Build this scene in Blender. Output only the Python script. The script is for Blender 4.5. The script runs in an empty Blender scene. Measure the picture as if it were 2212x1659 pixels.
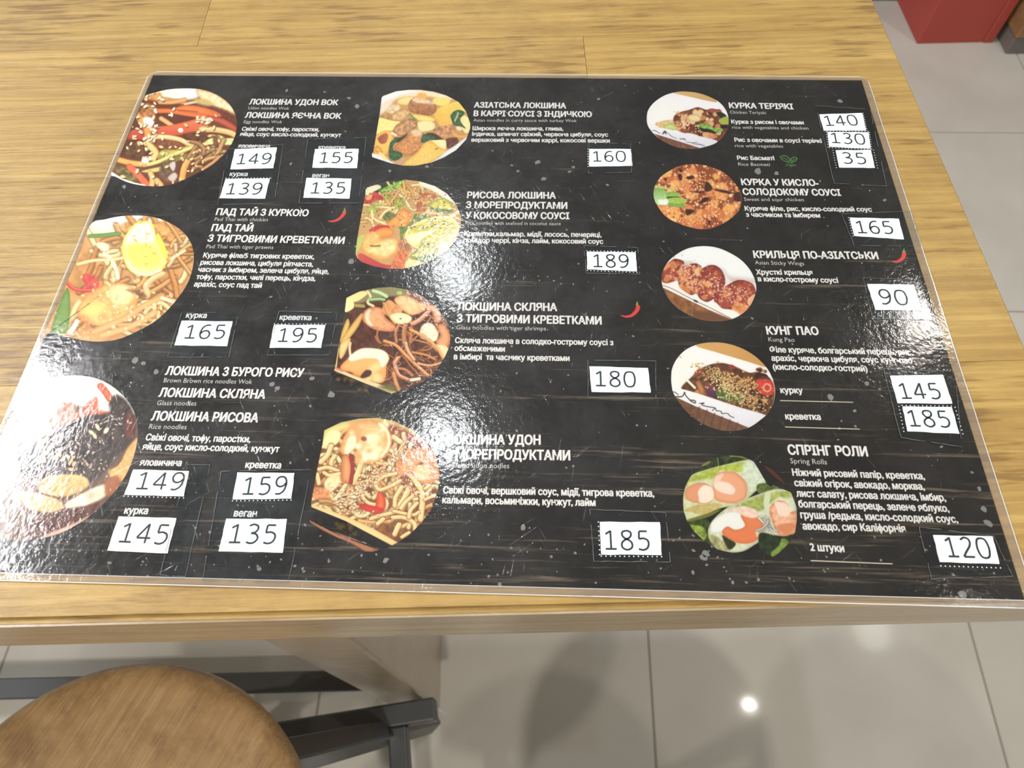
import bpy, bmesh, math, random
import numpy as np
from mathutils import Vector, Matrix
C = bpy.context.scene.collection
rng = np.random.default_rng(7)
random.seed(7)
PI = math.pi

# ------------------------------------------------------------------ camera, world, lights, exposure
F_PX, CX, CY = 1525.68, 1106.0, 829.5
RM = np.array([[0.99945219, 0.02972672, -0.01454761],
               [0.01897761, -0.87488848, -0.48395248],
               [-0.02711386, 0.48341129, -0.87497335]])
CAM = np.array([0.02040863, -0.21232691, 0.27867323])

def at(u, v, z=0.0):
    """the point of the horizontal plane z seen at photograph pixel (u, v)"""
    d = RM.T @ np.array([(u - CX) / F_PX, (v - CY) / F_PX, 1.0])
    return CAM + d * ((z - CAM[2]) / d[2])

sc = bpy.context.scene
cd = bpy.data.cameras.new('camera')
cd.sensor_width = 36.0
cd.lens = F_PX * 36.0 / 2212.0
cd.clip_start = 0.01
cd.dof.use_dof = True
cd.dof.focus_distance = 0.36
cd.dof.aperture_fstop = 19.0
co = bpy.data.objects.new('camera', cd)
C.objects.link(co)
Rb = (RM.T @ np.diag([1, -1, -1]))
co.matrix_world = Matrix([list(Rb[0]) + [CAM[0]], list(Rb[1]) + [CAM[1]], list(Rb[2]) + [CAM[2]], [0, 0, 0, 1]])
sc.camera = co

w = bpy.data.worlds.new('world')
sc.world = w
w.use_nodes = True
bg = w.node_tree.nodes['Background']
bg.inputs[0].default_value = (1.0, 0.95, 0.86, 1)
bg.inputs[1].default_value = 0.34
sc.view_settings.view_transform = 'Standard'
sc.view_settings.look = 'None'
sc.view_settings.exposure = 0.0
sc.view_settings.gamma = 1.0
sc.view_settings.use_curve_mapping = False

FLOOR = -1.108
CEIL = 1.90

def mirror(u, v, zp, zc=CEIL):
    """where at height zc a lamp hangs whose mirror image in plane zp is seen at (u, v)"""
    p = at(u, v, zp)
    d = p - CAM
    return np.array([p[0] + d[0] * (zc - zp) / -d[2], p[1] + d[1] * (zc - zp) / -d[2], zc])

def area(name, loc, size, power, color, shape='DISK', size_y=None, rot=(0, 0, 0)):
    l = bpy.data.lights.new(name, 'AREA')
    l.shape = shape
    l.size = size
    if size_y:
        l.size_y = size_y
    l.energy = power
    l.color = color
    o = bpy.data.objects.new(name, l)
    o.location = loc
    o.rotation_euler = rot
    C.objects.link(o)
    return o

WARM = (1.0, 0.93, 0.82)
COOL = (0.93, 0.97, 1.0)
LAMPS = [  # photo pixel of the mirror image, plane, diameter, power, colour
    (975, 577, 0.0, 0.052, 12.0, COOL),
    (958, 950, 0.0, 0.08, 8.0, COOL),
    (2003, 690, 0.0, 0.05, 11.0, WARM),
    (1617, 1523, FLOOR, 0.020, 0.9, WARM),
    (1885, 1366, FLOOR, 0.20, 0.05, COOL),
]
lamp_spots = []
for i, (u, v, zp, dia, pw, col) in enumerate(LAMPS):
    p = mirror(u, v, zp)
    lamp_spots.append((p, dia))
    area('downlight_lamp', (p[0], p[1], CEIL - 0.012), dia, pw, col)
for bx, by, pw in [(0.10, -1.35, 29.0), (0.62, -1.05, 11.0), (-1.1, -1.3, 21.0)]:
    lamp_spots.append((np.array([bx, by, CEIL]), .10))
    area('downlight_lamp', (bx, by, CEIL - 0.012), .10, pw, WARM)
PANEL = mirror(-52, 1005, 0.0)
area('panel_lamp', (PANEL[0], PANEL[1], CEIL - 0.012), 0.40, 80.0, (0.97, 0.98, 1.0), 'RECTANGLE', 0.85)

# ------------------------------------------------------------------ helpers
def s2l(c):
    c = np.asarray(c, float) / 255.0
    return np.where(c <= 0.04045, c / 12.92, ((c + 0.055) / 1.055) ** 2.4)

def tag(o, label=None, cat=None, group=None, kind=None):
    if label: o['label'] = label
    if cat: o['category'] = cat
    if group: o['group'] = group
    if kind: o['kind'] = kind
    return o

def thing(name, loc, label, cat, rz=0, group=None):
    o = bpy.data.objects.new(name, None)
    o.empty_display_size = 0.02
    C.objects.link(o)
    o.location = loc
    o.rotation_euler = (0, 0, rz)
    return tag(o, label, cat, group)

def link(name, me, mat=None, parent=None, loc=(0, 0, 0)):
    o = bpy.data.objects.new(name, me)
    C.objects.link(o)
    o.location = loc
    if mat: me.materials.append(mat)
    if parent: o.parent = parent
    return o

def obj(name, bm, mat=None, parent=None, loc=(0, 0, 0), smooth=False):
    me = bpy.data.meshes.new(name)
    bm.normal_update()
    bm.to_mesh(me)
    bm.free()
    if smooth:
        for p in me.polygons: p.use_smooth = True
    return link(name, me, mat, parent, loc)

def box(bm, x0, x1, y0, y1, z0, z1, bev=0.0, seg=2):
    r = bmesh.ops.create_cube(bm, size=1.0)
    for v in r['verts']:
        v.co = Vector((x0 + (v.co.x + .5) * (x1 - x0), y0 + (v.co.y + .5) * (y1 - y0), z0 + (v.co.z + .5) * (z1 - z0)))
    if bev:
        es = list({e for v in r['verts'] for e in v.link_edges})
        bmesh.ops.bevel(bm, geom=es, offset=bev, segments=seg, affect='EDGES', profile=0.5)
    return bm

def bar(bm, a, b, wx, wy, bev=0.002):
    """rectangular bar from a to b"""
    a, b = Vector(a), Vector(b)
    d = b - a
    L = d.length
    t = bmesh.new()
    box(t, -wx / 2, wx / 2, -wy / 2, wy / 2, 0, L, bev, 1)
    q = d.to_track_quat('Z', 'Y').to_matrix().to_4x4()
    t.transform(Matrix.Translation(a) @ q)
    me = bpy.data.meshes.new('t'); t.to_mesh(me); t.free()
    bm.from_mesh(me); bpy.data.meshes.remove(me)

class NT:
    def __init__(self, name):
        self.m = bpy.data.materials.new(name)
        self.m.use_nodes = True
        self.t = self.m.node_tree
        self.n = self.t.nodes
        self.b = self.n['Principled BSDF']
        self.out = self.n['Material Output']
    def new(self, typ, **kw):
        n = self.n.new(typ)
        for k, v in kw.items():
            if k.startswith('i_'):
                n.inputs[int(k[2:])].default_value = v
            else:
                setattr(n, k, v)
        return n
    def l(self, a, b):
        self.t.links.new(a, b)
    def coords(self, scale=(1, 1, 1), loc=(0, 0, 0), rot=(0, 0, 0), rand=0.0):
        tc = self.new('ShaderNodeTexCoord')
        mp = self.new('ShaderNodeMapping')
        mp.inputs['Scale'].default_value = scale
        mp.inputs['Location'].default_value = loc
        mp.inputs['Rotation'].default_value = rot
        src = tc.outputs['Object']
        if rand:
            oi = self.new('ShaderNodeObjectInfo')
            mu = self.new('ShaderNodeMath', operation='MULTIPLY', i_1=rand)
            self.l(oi.outputs['Random'], mu.inputs[0])
            ad = self.new('ShaderNodeVectorMath', operation='ADD')
            self.l(src, ad.inputs[0]); self.l(mu.outputs[0], ad.inputs[1])
            src = ad.outputs[0]
        self.l(src, mp.inputs[0])
        return mp.outputs[0]
    def noise(self, vec, scale=5, detail=4, rough=.55, dist=0.0):
        n = self.new('ShaderNodeTexNoise')
        n.inputs['Scale'].default_value = scale
        n.inputs['Detail'].default_value = detail
        n.inputs['Roughness'].default_value = rough
        n.inputs['Distortion'].default_value = dist
        self.l(vec, n.inputs['Vector'])
        return n.outputs[0]
    def ramp(self, fac, stops):
        r = self.new('ShaderNodeValToRGB')
        el = r.color_ramp.elements
        while len(el) < len(stops): el.new(0.5)
        for e, (p, c) in zip(el, stops):
            e.position = p
            e.color = tuple(c) + (1,) if len(c) == 3 else c
        self.l(fac, r.inputs[0])
        return r.outputs[0]
    def mix(self, fac, a, b, mode='MIX'):
        m = self.new('ShaderNodeMix', data_type='RGBA', blend_type=mode)
        for sock, v in ((m.inputs[0], fac), (m.inputs[6], a), (m.inputs[7], b)):
            if hasattr(v, 'links'): self.l(v, sock)
            elif isinstance(v, (int, float)): sock.default_value = v
            else: sock.default_value = tuple(v) + (1,) if len(v) == 3 else v
        return m.outputs[2]
    def bump(self, h, strength=.2, dist=.001, normal=None):
        b = self.new('ShaderNodeBump')
        b.inputs['Strength'].default_value = strength
        b.inputs['Distance'].default_value = dist
        self.l(h, b.inputs['Height'])
        if normal: self.l(normal, b.inputs['Normal'])
        return b.outputs[0]

def plain(name, col, rough=.5, spec=.5, metal=0.0):
    t = NT(name)
    t.b.inputs['Base Color'].default_value = tuple(col) + (1,)
    t.b.inputs['Roughness'].default_value = rough
    t.b.inputs['Specular IOR Level'].default_value = spec
    t.b.inputs['Metallic'].default_value = metal
    return t.m

def wood(name, light, mid, dark, rough=.35, gscale=1.0, blotch=0.0, coat=0.0, knots=0.35, rot=0.0):
    t = NT(name)
    base = t.coords(rand=9.0, rot=(0, 0, rot))
    st = t.new('ShaderNodeMapping'); st.inputs['Scale'].default_value = (1.6 * gscale, 26 * gscale, 26 * gscale)
    t.l(base, st.inputs[0])
    # broad growth rings
    ring = t.noise(st.outputs[0], 1.3, 3, .5, .9)
    mu = t.new('ShaderNodeMath', operation='MULTIPLY', i_1=9.0); t.l(ring, mu.inputs[0])
    sn = t.new('ShaderNodeMath', operation='SINE'); t.l(mu.outputs[0], sn.inputs[0])
    mr = t.new('ShaderNodeMapRange', i_1=-1.0, i_2=1.0); t.l(sn.outputs[0], mr.inputs[0])
    c = t.ramp(mr.outputs[0], [(0.0, mid), (0.55, light), (1.0, light)])
    # fine grain lines
    st2 = t.new('ShaderNodeMapping'); st2.inputs['Scale'].default_value = (7 * gscale, 150 * gscale, 150 * gscale)
    t.l(base, st2.inputs[0])
    g = t.noise(st2.outputs[0], 1.8, 5, .65)
    gm = t.ramp(g, [(0.36, (0, 0, 0)), (0.60, (1, 1, 1))])
    gb = t.new('ShaderNodeRGBToBW'); t.l(gm, gb.inputs[0])
    c = t.mix(gb.outputs[0], t.mix(.34, c, dark), c)
    # short dark pores and stains along the grain
    st3 = t.new('ShaderNodeMapping'); st3.inputs['Scale'].default_value = (20 * gscale, 230 * gscale, 230 * gscale)
    t.l(base, st3.inputs[0])
    p = t.noise(st3.outputs[0], 1.4, 3, .6)
    big = t.noise(base, 9, 3, .6)
    sm = t.new('ShaderNodeMath', operation='ADD'); t.l(p, sm.inputs[0]); t.l(big, sm.inputs[1])
    pm = t.ramp(sm.outputs[0], [(0.60, (0, 0, 0)), (0.72, (1, 1, 1))])
    sm.operation = 'MULTIPLY_ADD'; sm.inputs[2].default_value = 0.0
    sm.operation = 'ADD'
    sc2 = t.new('ShaderNodeMath', operation='MULTIPLY', i_1=.5); t.l(sm.outputs[0], sc2.inputs[0])
    pm = t.ramp(sc2.outputs[0], [(0.55, (0, 0, 0)), (0.62, (1, 1, 1))])
    pb = t.new('ShaderNodeRGBToBW'); t.l(pm, pb.inputs[0])
    pf = t.new('ShaderNodeMath', operation='MULTIPLY', i_1=knots); t.l(pb.outputs[0], pf.inputs[0])
    c = t.mix(pf.outputs[0], c, dark)
    if blotch:
        bl = t.noise(base, 22, 6, .7)
        bm_ = t.ramp(bl, [(0.48, (0, 0, 0)), (0.7, (1, 1, 1))])
        bb = t.new('ShaderNodeRGBToBW'); t.l(bm_, bb.inputs[0])
        bf = t.new('ShaderNodeMath', operation='MULTIPLY', i_1=blotch); t.l(bb.outputs[0], bf.inputs[0])
        c = t.mix(bf.outputs[0], c, dark)
    oi = t.new('ShaderNodeObjectInfo')
    hr = t.new('ShaderNodeMapRange', i_3=.93, i_4=1.05); t.l(oi.outputs['Random'], hr.inputs[0])
    hv = t.new('ShaderNodeHueSaturation'); t.l(hr.outputs[0], hv.inputs['Value']); t.l(c, hv.inputs['Color'])
    t.l(hv.outputs[0], t.b.inputs['Base Color'])
    t.b.inputs['Roughness'].default_value = rough
    t.b.inputs['Coat Weight'].default_value = coat
    t.b.inputs['Coat Roughness'].default_value = .3
    t.b.inputs['Specular IOR Level'].default_value = .4
    ad = t.new('ShaderNodeMath', operation='ADD'); t.l(gb.outputs[0], ad.inputs[0]); t.l(g, ad.inputs[1])
    t.l(t.bump(ad.outputs[0], .8, .0003), t.b.inputs['Normal'])
    return t.m

M_OAK = wood('varnished_oak', (.41, .275, .082), (.345, .222, .062), (.115, .052, .013), .46, 1.0, .30, .10, .6)
M_EDGE = wood('floor_sheen_oak_edge', (.40, .32, .20), (.34, .26, .155), (.15, .09, .04), .30, 1.0, .25, .8)  # greyed, lightened oak: floor reflection on the front face put into the colour
M_SEAT = wood('stool_wood', (.45, .30, .15), (.39, .25, .115), (.19, .10, .04), .42, 1.1, .8, .1, .5, math.radians(-57+180))
M_LEG = wood('table_leg_wood', (.42, .31, .18), (.36, .26, .14), (.2, .12, .06), .2, 1.0, .1, 1.0)
M_STEEL = plain('dark_grey_steel', (.085, .09, .095), .38, .5, .55)
M_COUNTER = wood('counter_wood', (.34, .19, .09), (.28, .15, .065), (.15, .075, .03), .4, .6, .1)
M_RED = plain('red_laminate', (.40, .062, .045), .55)
M_GREY = plain('grey_plinth', (.16, .14, .125), .6)
M_DARKRED = plain('dark_red_board', (.11, .035, .026), .6)

def tile_mat():
    t = NT('cream_glazed_tile')
    b = t.coords(rand=3.0)
    n = t.noise(b, 5, 4, .5)
    c = t.ramp(n, [(0.3, (.455, .435, .39)), (0.7, (.52, .50, .455))])
    t.l(c, t.b.inputs['Base Color'])
    t.b.inputs['Roughness'].default_value = .07
    t.b.inputs['Coat Weight'].default_value = .25
    t.b.inputs['Coat Roughness'].default_value = .22
    n2 = t.noise(b, 30, 2, .5)
    t.l(t.bump(n2, .05, .0006), t.b.inputs['Normal'])
    return t.m
M_TILE = tile_mat()
M_GROUT = plain('grey_grout', (.27, .255, .22), .8)

# ------------------------------------------------------------------ floor: tiles laid on a grout bed
TS = .600
gx0 = at(1408, 1500, FLOOR)[0]
gy0 = at(2110, 286, FLOOR)[1]
fl = bmesh.new()
box(fl, -3.4, 3.6, -2.2, 4.4, FLOOR - .05, FLOOR - .0015)
floor = obj('floor', fl, M_GROUT)
tag(floor, kind='structure')
tb = bmesh.new()
box(tb, .002, TS - .002, .002, TS - .002, -.008, 0, .0012, 2)
tile_me = bpy.data.meshes.new('floor_tile')
tb.to_mesh(tile_me); tb.free()
tile_me.materials.append(M_TILE)
for i in range(-5, 5):
    for j in range(-5, 5):
        x, y = gx0 + i * TS, gy0 + j * TS
        if x < -3.4 or x > 3.0 or y < -2.2 or y > 3.8: continue
        o = bpy.data.objects.new('tile', tile_me)
        C.objects.link(o)
        o.location = (x, y, FLOOR)
        o.parent = floor

# ------------------------------------------------------------------ table: oak boards, rounded arris
TA = math.radians(2.9)
CORN = (0.2535, -0.1456)
def tab(u, v, z=0.0):
    """table frame: u to the right from the front right corner, v away from the front edge"""
    return (CORN[0] + u * math.cos(TA) - v * math.sin(TA), CORN[1] + u * math.sin(TA) + v * math.cos(TA), z)
table = thing('wooden_table', (CORN[0], CORN[1], FLOOR), 'varnished oak bar table of glued boards under the black menu', 'table', TA)
TH = .046
ZT = -FLOOR
def board(x0, x1, y0, y1, mat):
    b = bmesh.new()
    g = .00012
    box(b, x0 + g, x1 - g, y0 + g, y1 - g, ZT - TH, ZT, 0)
    # rounded arris on outside edges, hairline chamfer on joints
    def sel(f): return [e for e in b.edges if all(f(v.co) for v in e.verts)]
    out = []
    if abs(y0) < 1e-6:
        out += sel(lambda c: abs(c.y - y0) < 3e-4 and (c.z > ZT - 1e-4)) + sel(lambda c: abs(c.y - y0) < 3e-4 and (c.z < ZT - TH + 1e-4))
    if abs(x1) < 1e-6:
        out += sel(lambda c: abs(c.x - x1) < 3e-4 and (c.z > ZT - 1e-4)) + sel(lambda c: abs(c.x - x1) < 3e-4 and (c.z < ZT - TH + 1e-4))
    if out: bmesh.ops.bevel(b, geom=list(set(out)), offset=.0022, segments=4, affect='EDGES')
    return obj('board', b, mat, table, smooth=False)
bx_ = .0
board(-1.0, 0, 0, .105, M_OAK)
board(-1.9, -1.0, 0, .105, M_OAK)
u56 = -(CORN[0] - .0565) 
board(u56 + .009, 0, .105, .344, M_OAK)
board(u56 - 1.2, u56 + .009, .105, .344, M_OAK)
board(-.427, 0, .344, .52, M_OAK)
board(-1.6, -.427, .344, .52, M_OAK)
board(-.9, 0, .52, .70, M_OAK)
board(-1.9, -.9, .52, .70, M_OAK)
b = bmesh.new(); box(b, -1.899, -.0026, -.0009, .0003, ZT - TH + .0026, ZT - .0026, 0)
obj('edge_band', b, M_EDGE, table)['label'] = 'glossy front edge band, paler with the floor reflection painted in'
# upright and foot bar under the top
pA = at(950, 1532, FLOOR)
def tl(p):  # world xy to table-local
    dx, dy = p[0] - CORN[0], p[1] - CORN[1]
    return dx * math.cos(TA) + dy * math.sin(TA), -dx * math.sin(TA) + dy * math.cos(TA)
lx, ly = tl(pA)
b = bmesh.new(); box(b, lx - .075, lx, ly, ly + .13, 0, ZT - TH, .004, 2)
obj('leg', b, M_LEG, table)
zb = .10
q0 = tl(at(735, 1493, FLOOR + zb)); q1 = tl(at(735, 1447, FLOOR + zb))
b = bmesh.new(); box(b, lx - 1.5, lx - .07, q0[1], q1[1], zb - .012, zb, .002, 1)
obj('foot_rail', b, M_STEEL, table)
b = bmesh.new(); box(b, lx - 1.45, lx - 1.375, ly, ly + .13, 0, ZT - TH, .004, 2)
obj('leg', b, M_LEG, table)

# ------------------------------------------------------------------ round stool
SZ = -.350
p1, p2, p3 = at(320, 1428, SZ), at(20, 1533, SZ), at(640, 1655, SZ)
def circ(a, b, c):
    ax, ay, bx, by, cx, cy = a[0], a[1], b[0], b[1], c[0], c[1]
    d = 2 * (ax * (by - cy) + bx * (cy - ay) + cx * (ay - by))
    ux = ((ax**2 + ay**2) * (by - cy) + (bx**2 + by**2) * (cy - ay) + (cx**2 + cy**2) * (ay - by)) / d
    uy = ((ax**2 + ay**2) * (cx - bx) + (bx**2 + by**2) * (ax - cx) + (cx**2 + cy**2) * (bx - ax)) / d
    return ux, uy, math.hypot(ax - ux, ay - uy)
sx_, sy_, sr = circ(p1, p2, p3)
print('stool', sx_, sy_, sr)
def make_stool(loc, rz, label):
    st = thing('bar_stool', (loc[0], loc[1], FLOOR), label, 'stool', rz)
    H = SZ - FLOOR
    b = bmesh.new()
    prof = [(0, H - .032), (sr - .012, H - .032), (sr - .003, H - .027), (sr, H - .018), (sr - .001, H - .009), (sr - .006, H - .003), (sr - .014, H - .0005), (sr - .022, H), (0, H)]
    n = 96
    rings = []
    for r, z in prof:
        if r == 0: rings.append([b.verts.new((0, 0, z))])
        else: rings.append([b.verts.new((r * math.cos(2 * PI * k / n), r * math.sin(2 * PI * k / n), z)) for k in range(n)])
    for a, c in zip(rings, rings[1:]):
        for k in range(n):
            k2 = (k + 1) % n
            if len(a) == 1: b.faces.new((a[0], c[k2], c[k]))
            elif len(c) == 1: b.faces.new((a[k], a[k2], c[0]))
            else: b.faces.new((a[k], a[k2], c[k2], c[k]))
    obj('seat', b, M_SEAT, st, smooth=True)
    hx, hy, zf = .215, .130, .308
    for sx in (-1, 1):
        for sy in (-1, 1):
            b = bmesh.new()
            bar(b, (sx * .09, sy * .07, H - .033), (sx * .175, sy * .135, 0.0), .026, .026)
            obj('leg', b, M_STEEL, st)
    for s_ in (-1, 1):
        b = bmesh.new()
        box(b, -hx, hx, s_ * hy - .015, s_ * hy + .015, zf - .040, zf, .003, 2)
        obj('foot_rest', b, M_STEEL, st)
        b = bmesh.new()
        box(b, s_ * (hx - .055) - .013, s_ * (hx - .055) + .013, -hy + .015, hy - .015, zf - .038, zf - .002, .003, 2)
        obj('side_bar', b, M_STEEL, st)
    b = bmesh.new(); box(b, -.10, .10, -.10, .10, H - .038, H - .032, .001, 1)
    obj('mounting_plate', b, M_STEEL, st)
    return st
make_stool((sx_, sy_), math.radians(10), 'round wooden bar stool on dark steel legs in front of the table')
make_stool((.20, -.455), math.radians(6), 'second round bar stool pulled out in front of the right half of the table')

# ------------------------------------------------------------------ far right: red panel, wooden counter, dark board
ra, rb_ = at(1980, 95, FLOOR), at(2143, 91, FLOOR)
red = thing('red_display_stand', (ra[0], ra[1], FLOOR), 'red panelled stand on the tiles beyond the right end of the table', 'stand', math.atan2(rb_[1] - ra[1], rb_[0] - ra[0]))
rw = math.hypot(rb_[0] - ra[0], rb_[1] - ra[1])
b = bmesh.new(); box(b, 0, rw - .03, 0, .018, .0, .95, .002, 1); obj('front_panel', b, M_RED, red)
b = bmesh.new(); box(b, rw - .03, rw, -.004, .35, 0, .95, .002, 1); obj('side_panel', b, M_RED, red)
b = bmesh.new(); box(b, 0, .018, .018, .35, 0, .95, .002, 1); obj('side_panel', b, M_RED, red)
b = bmesh.new(); box(b, -.01, rw + .01, -.01, .36, .95, .97, .002, 1); obj('top', b, M_RED, red)
ca = at(2169, 120, FLOOR)
cnt = thing('wooden_counter', (ca[0], ca[1], FLOOR), 'brown wooden counter on a grey plinth at the right edge of the view', 'counter', math.radians(2))
b = bmesh.new(); box(b, .006, .9, .006, .5, 0, .055, .002, 1); obj('plinth', b, M_GREY, cnt)
b = bmesh.new(); box(b, 0, .9, 0, .5, .055, 1.0, .003, 1); obj('body', b, M_COUNTER, cnt)
b = bmesh.new(); box(b, -.02, .92, -.02, .52, 1.0, 1.03, .003, 1); obj('worktop', b, M_COUNTER, cnt)
fy = at(1960, 4, FLOOR)
dk = thing('low_red_partition', (fy[0], fy[1], FLOOR), 'dark red low partition standing behind the red stand', 'partition', 0)
b = bmesh.new(); box(b, -.8, .22, 0, .04, .06, .8, .002, 1); obj('panel', b, M_DARKRED, dk)
b = bmesh.new(); box(b, -.8, .22, .004, .036, 0, .06, .001, 1); obj('plinth', b, M_GREY, dk)

# ceiling fittings
M_WHITE = plain('white_metal', (.8, .8, .8), .4)
def lens_mat():
    t = NT('lamp_glass')
    t.b.inputs['Base Color'].default_value = (.9, .9, .9, 1)
    t.b.inputs['Emission Color'].default_value = (1, .97, .9, 1)
    t.b.inputs['Emission Strength'].default_value = 4.0
    return t.m
M_LENS = lens_mat()
WHERE = ['far behind the table', 'straight over the far table edge', 'over the red stand', 'over the floor right of the table', 'farthest to the right of the table',
         'over the place in front of the table', 'over the second stool, right of the middle', 'in front of the table on the left']
for (p, dia), wh in zip(lamp_spots, WHERE):
    f = thing('ceiling_downlight', (p[0], p[1], CEIL), 'round white ceiling downlight ' + wh, 'lamp', 0, 'ceiling downlights above the table')
    b = bmesh.new()
    bmesh.ops.create_cone(b, segments=32, radius1=dia * .8, radius2=dia * .8, depth=.03, cap_ends=True)
    bmesh.ops.translate(b, verts=b.verts, vec=(0, 0, .02))
    obj('housing', b, M_WHITE, f)
    b = bmesh.new(); bmesh.ops.create_circle(b, cap_ends=True, segments=32, radius=dia * .5)
    obj('lens', b, M_LENS, f, loc=(0, 0, -.004))
f = thing('ceiling_light_panel', (PANEL[0], PANEL[1], CEIL), 'wide flat white ceiling light panel to the left of the table', 'lamp')
b = bmesh.new(); box(b, -.24, .24, -.46, .46, .004, .03, .002, 1); obj('housing', b, M_WHITE, f)
b = bmesh.new(); box(b, -.21, .21, -.425, .425, 0, .004); obj('diffuser', b, M_LENS, f)

# ------------------------------------------------------------------ the laminated menu
MW, MH = .420, .297
Z_SHEET, Z_PRINT, Z_INK, Z_FILM, Z_TAG, Z_DIGIT, Z_TAPE = .00040, .00046, .00052, .00066, .00092, .00098, .00108
menu = thing('laminated_menu', (0, 0, 0), 'large laminated black menu with food photos, white lettering and taped prices on the table', 'menu')

def sheet_mat():
    t = NT('black_wood_print')
    v = t.coords()
    st = t.new('ShaderNodeMapping'); st.inputs['Scale'].default_value = (4, 95, 1); t.l(v, st.inputs[0])
    n = t.noise(st.outputs[0], 2.2, 6, .7, .3)
    st2 = t.new('ShaderNodeMapping'); st2.inputs['Scale'].default_value = (9, 260, 1); t.l(v, st2.inputs[0])
    n2 = t.noise(st2.outputs[0], 2.0, 5, .7, .2)
    sep = t.new('ShaderNodeSeparateXYZ'); t.l(v, sep.inputs[0])
    # worn plank edges are printed mostly in the lower half
    mr = t.new('ShaderNodeMapRange', i_1=.13, i_2=-.148, i_3=-.03, i_4=.085); t.l(sep.outputs[1], mr.inputs[0])
    ad = t.new('ShaderNodeMath', operation='ADD'); t.l(n, ad.inputs[0]); t.l(mr.outputs[0], ad.inputs[1])
    m = t.ramp(ad.outputs[0], [(0.60, (0, 0, 0)), (0.70, (1, 1, 1))])
    m2 = t.ramp(n2, [(0.47, (0, 0, 0)), (0.58, (1, 1, 1))])
    mm = t.mix(1.0, m, m2, 'MULTIPLY')
    bw = t.new('ShaderNodeRGBToBW'); t.l(mm, bw.inputs[0])
    br = t.noise(v, 14, 3, .6)
    base = t.ramp(br, [(0.35, (.0085, .0085, .0085)), (0.7, (.017, .015, .0135))])
    f = t.new('ShaderNodeMath', operation='MULTIPLY', i_1=.62); t.l(bw.outputs[0], f.inputs[0])
    c = t.mix(f.outputs[0], base, (.27, .21, .15))
    t.l(c, t.b.inputs['Base Color'])
    t.b.inputs['Roughness'].default_value = .5
    t.b.inputs['Specular IOR Level'].default_value = .15
    return t.m

def flat(name, col):
    t = NT(name)
    t.b.inputs['Base Color'].default_value = tuple(col) + (1,)
    t.b.inputs['Roughness'].default_value = .55
    t.b.inputs['Specular IOR Level'].default_value = .12
    return t.m

def paint_mat():
    t = NT('printed_photo')
    a = t.new('ShaderNodeAttribute', attribute_name='Col')
    t.l(a.outputs['Color'], t.b.inputs['Base Color'])
    t.b.inputs['Roughness'].default_value = .55
    t.b.inputs['Specular IOR Level'].default_value = .12
    return t.m

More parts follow.
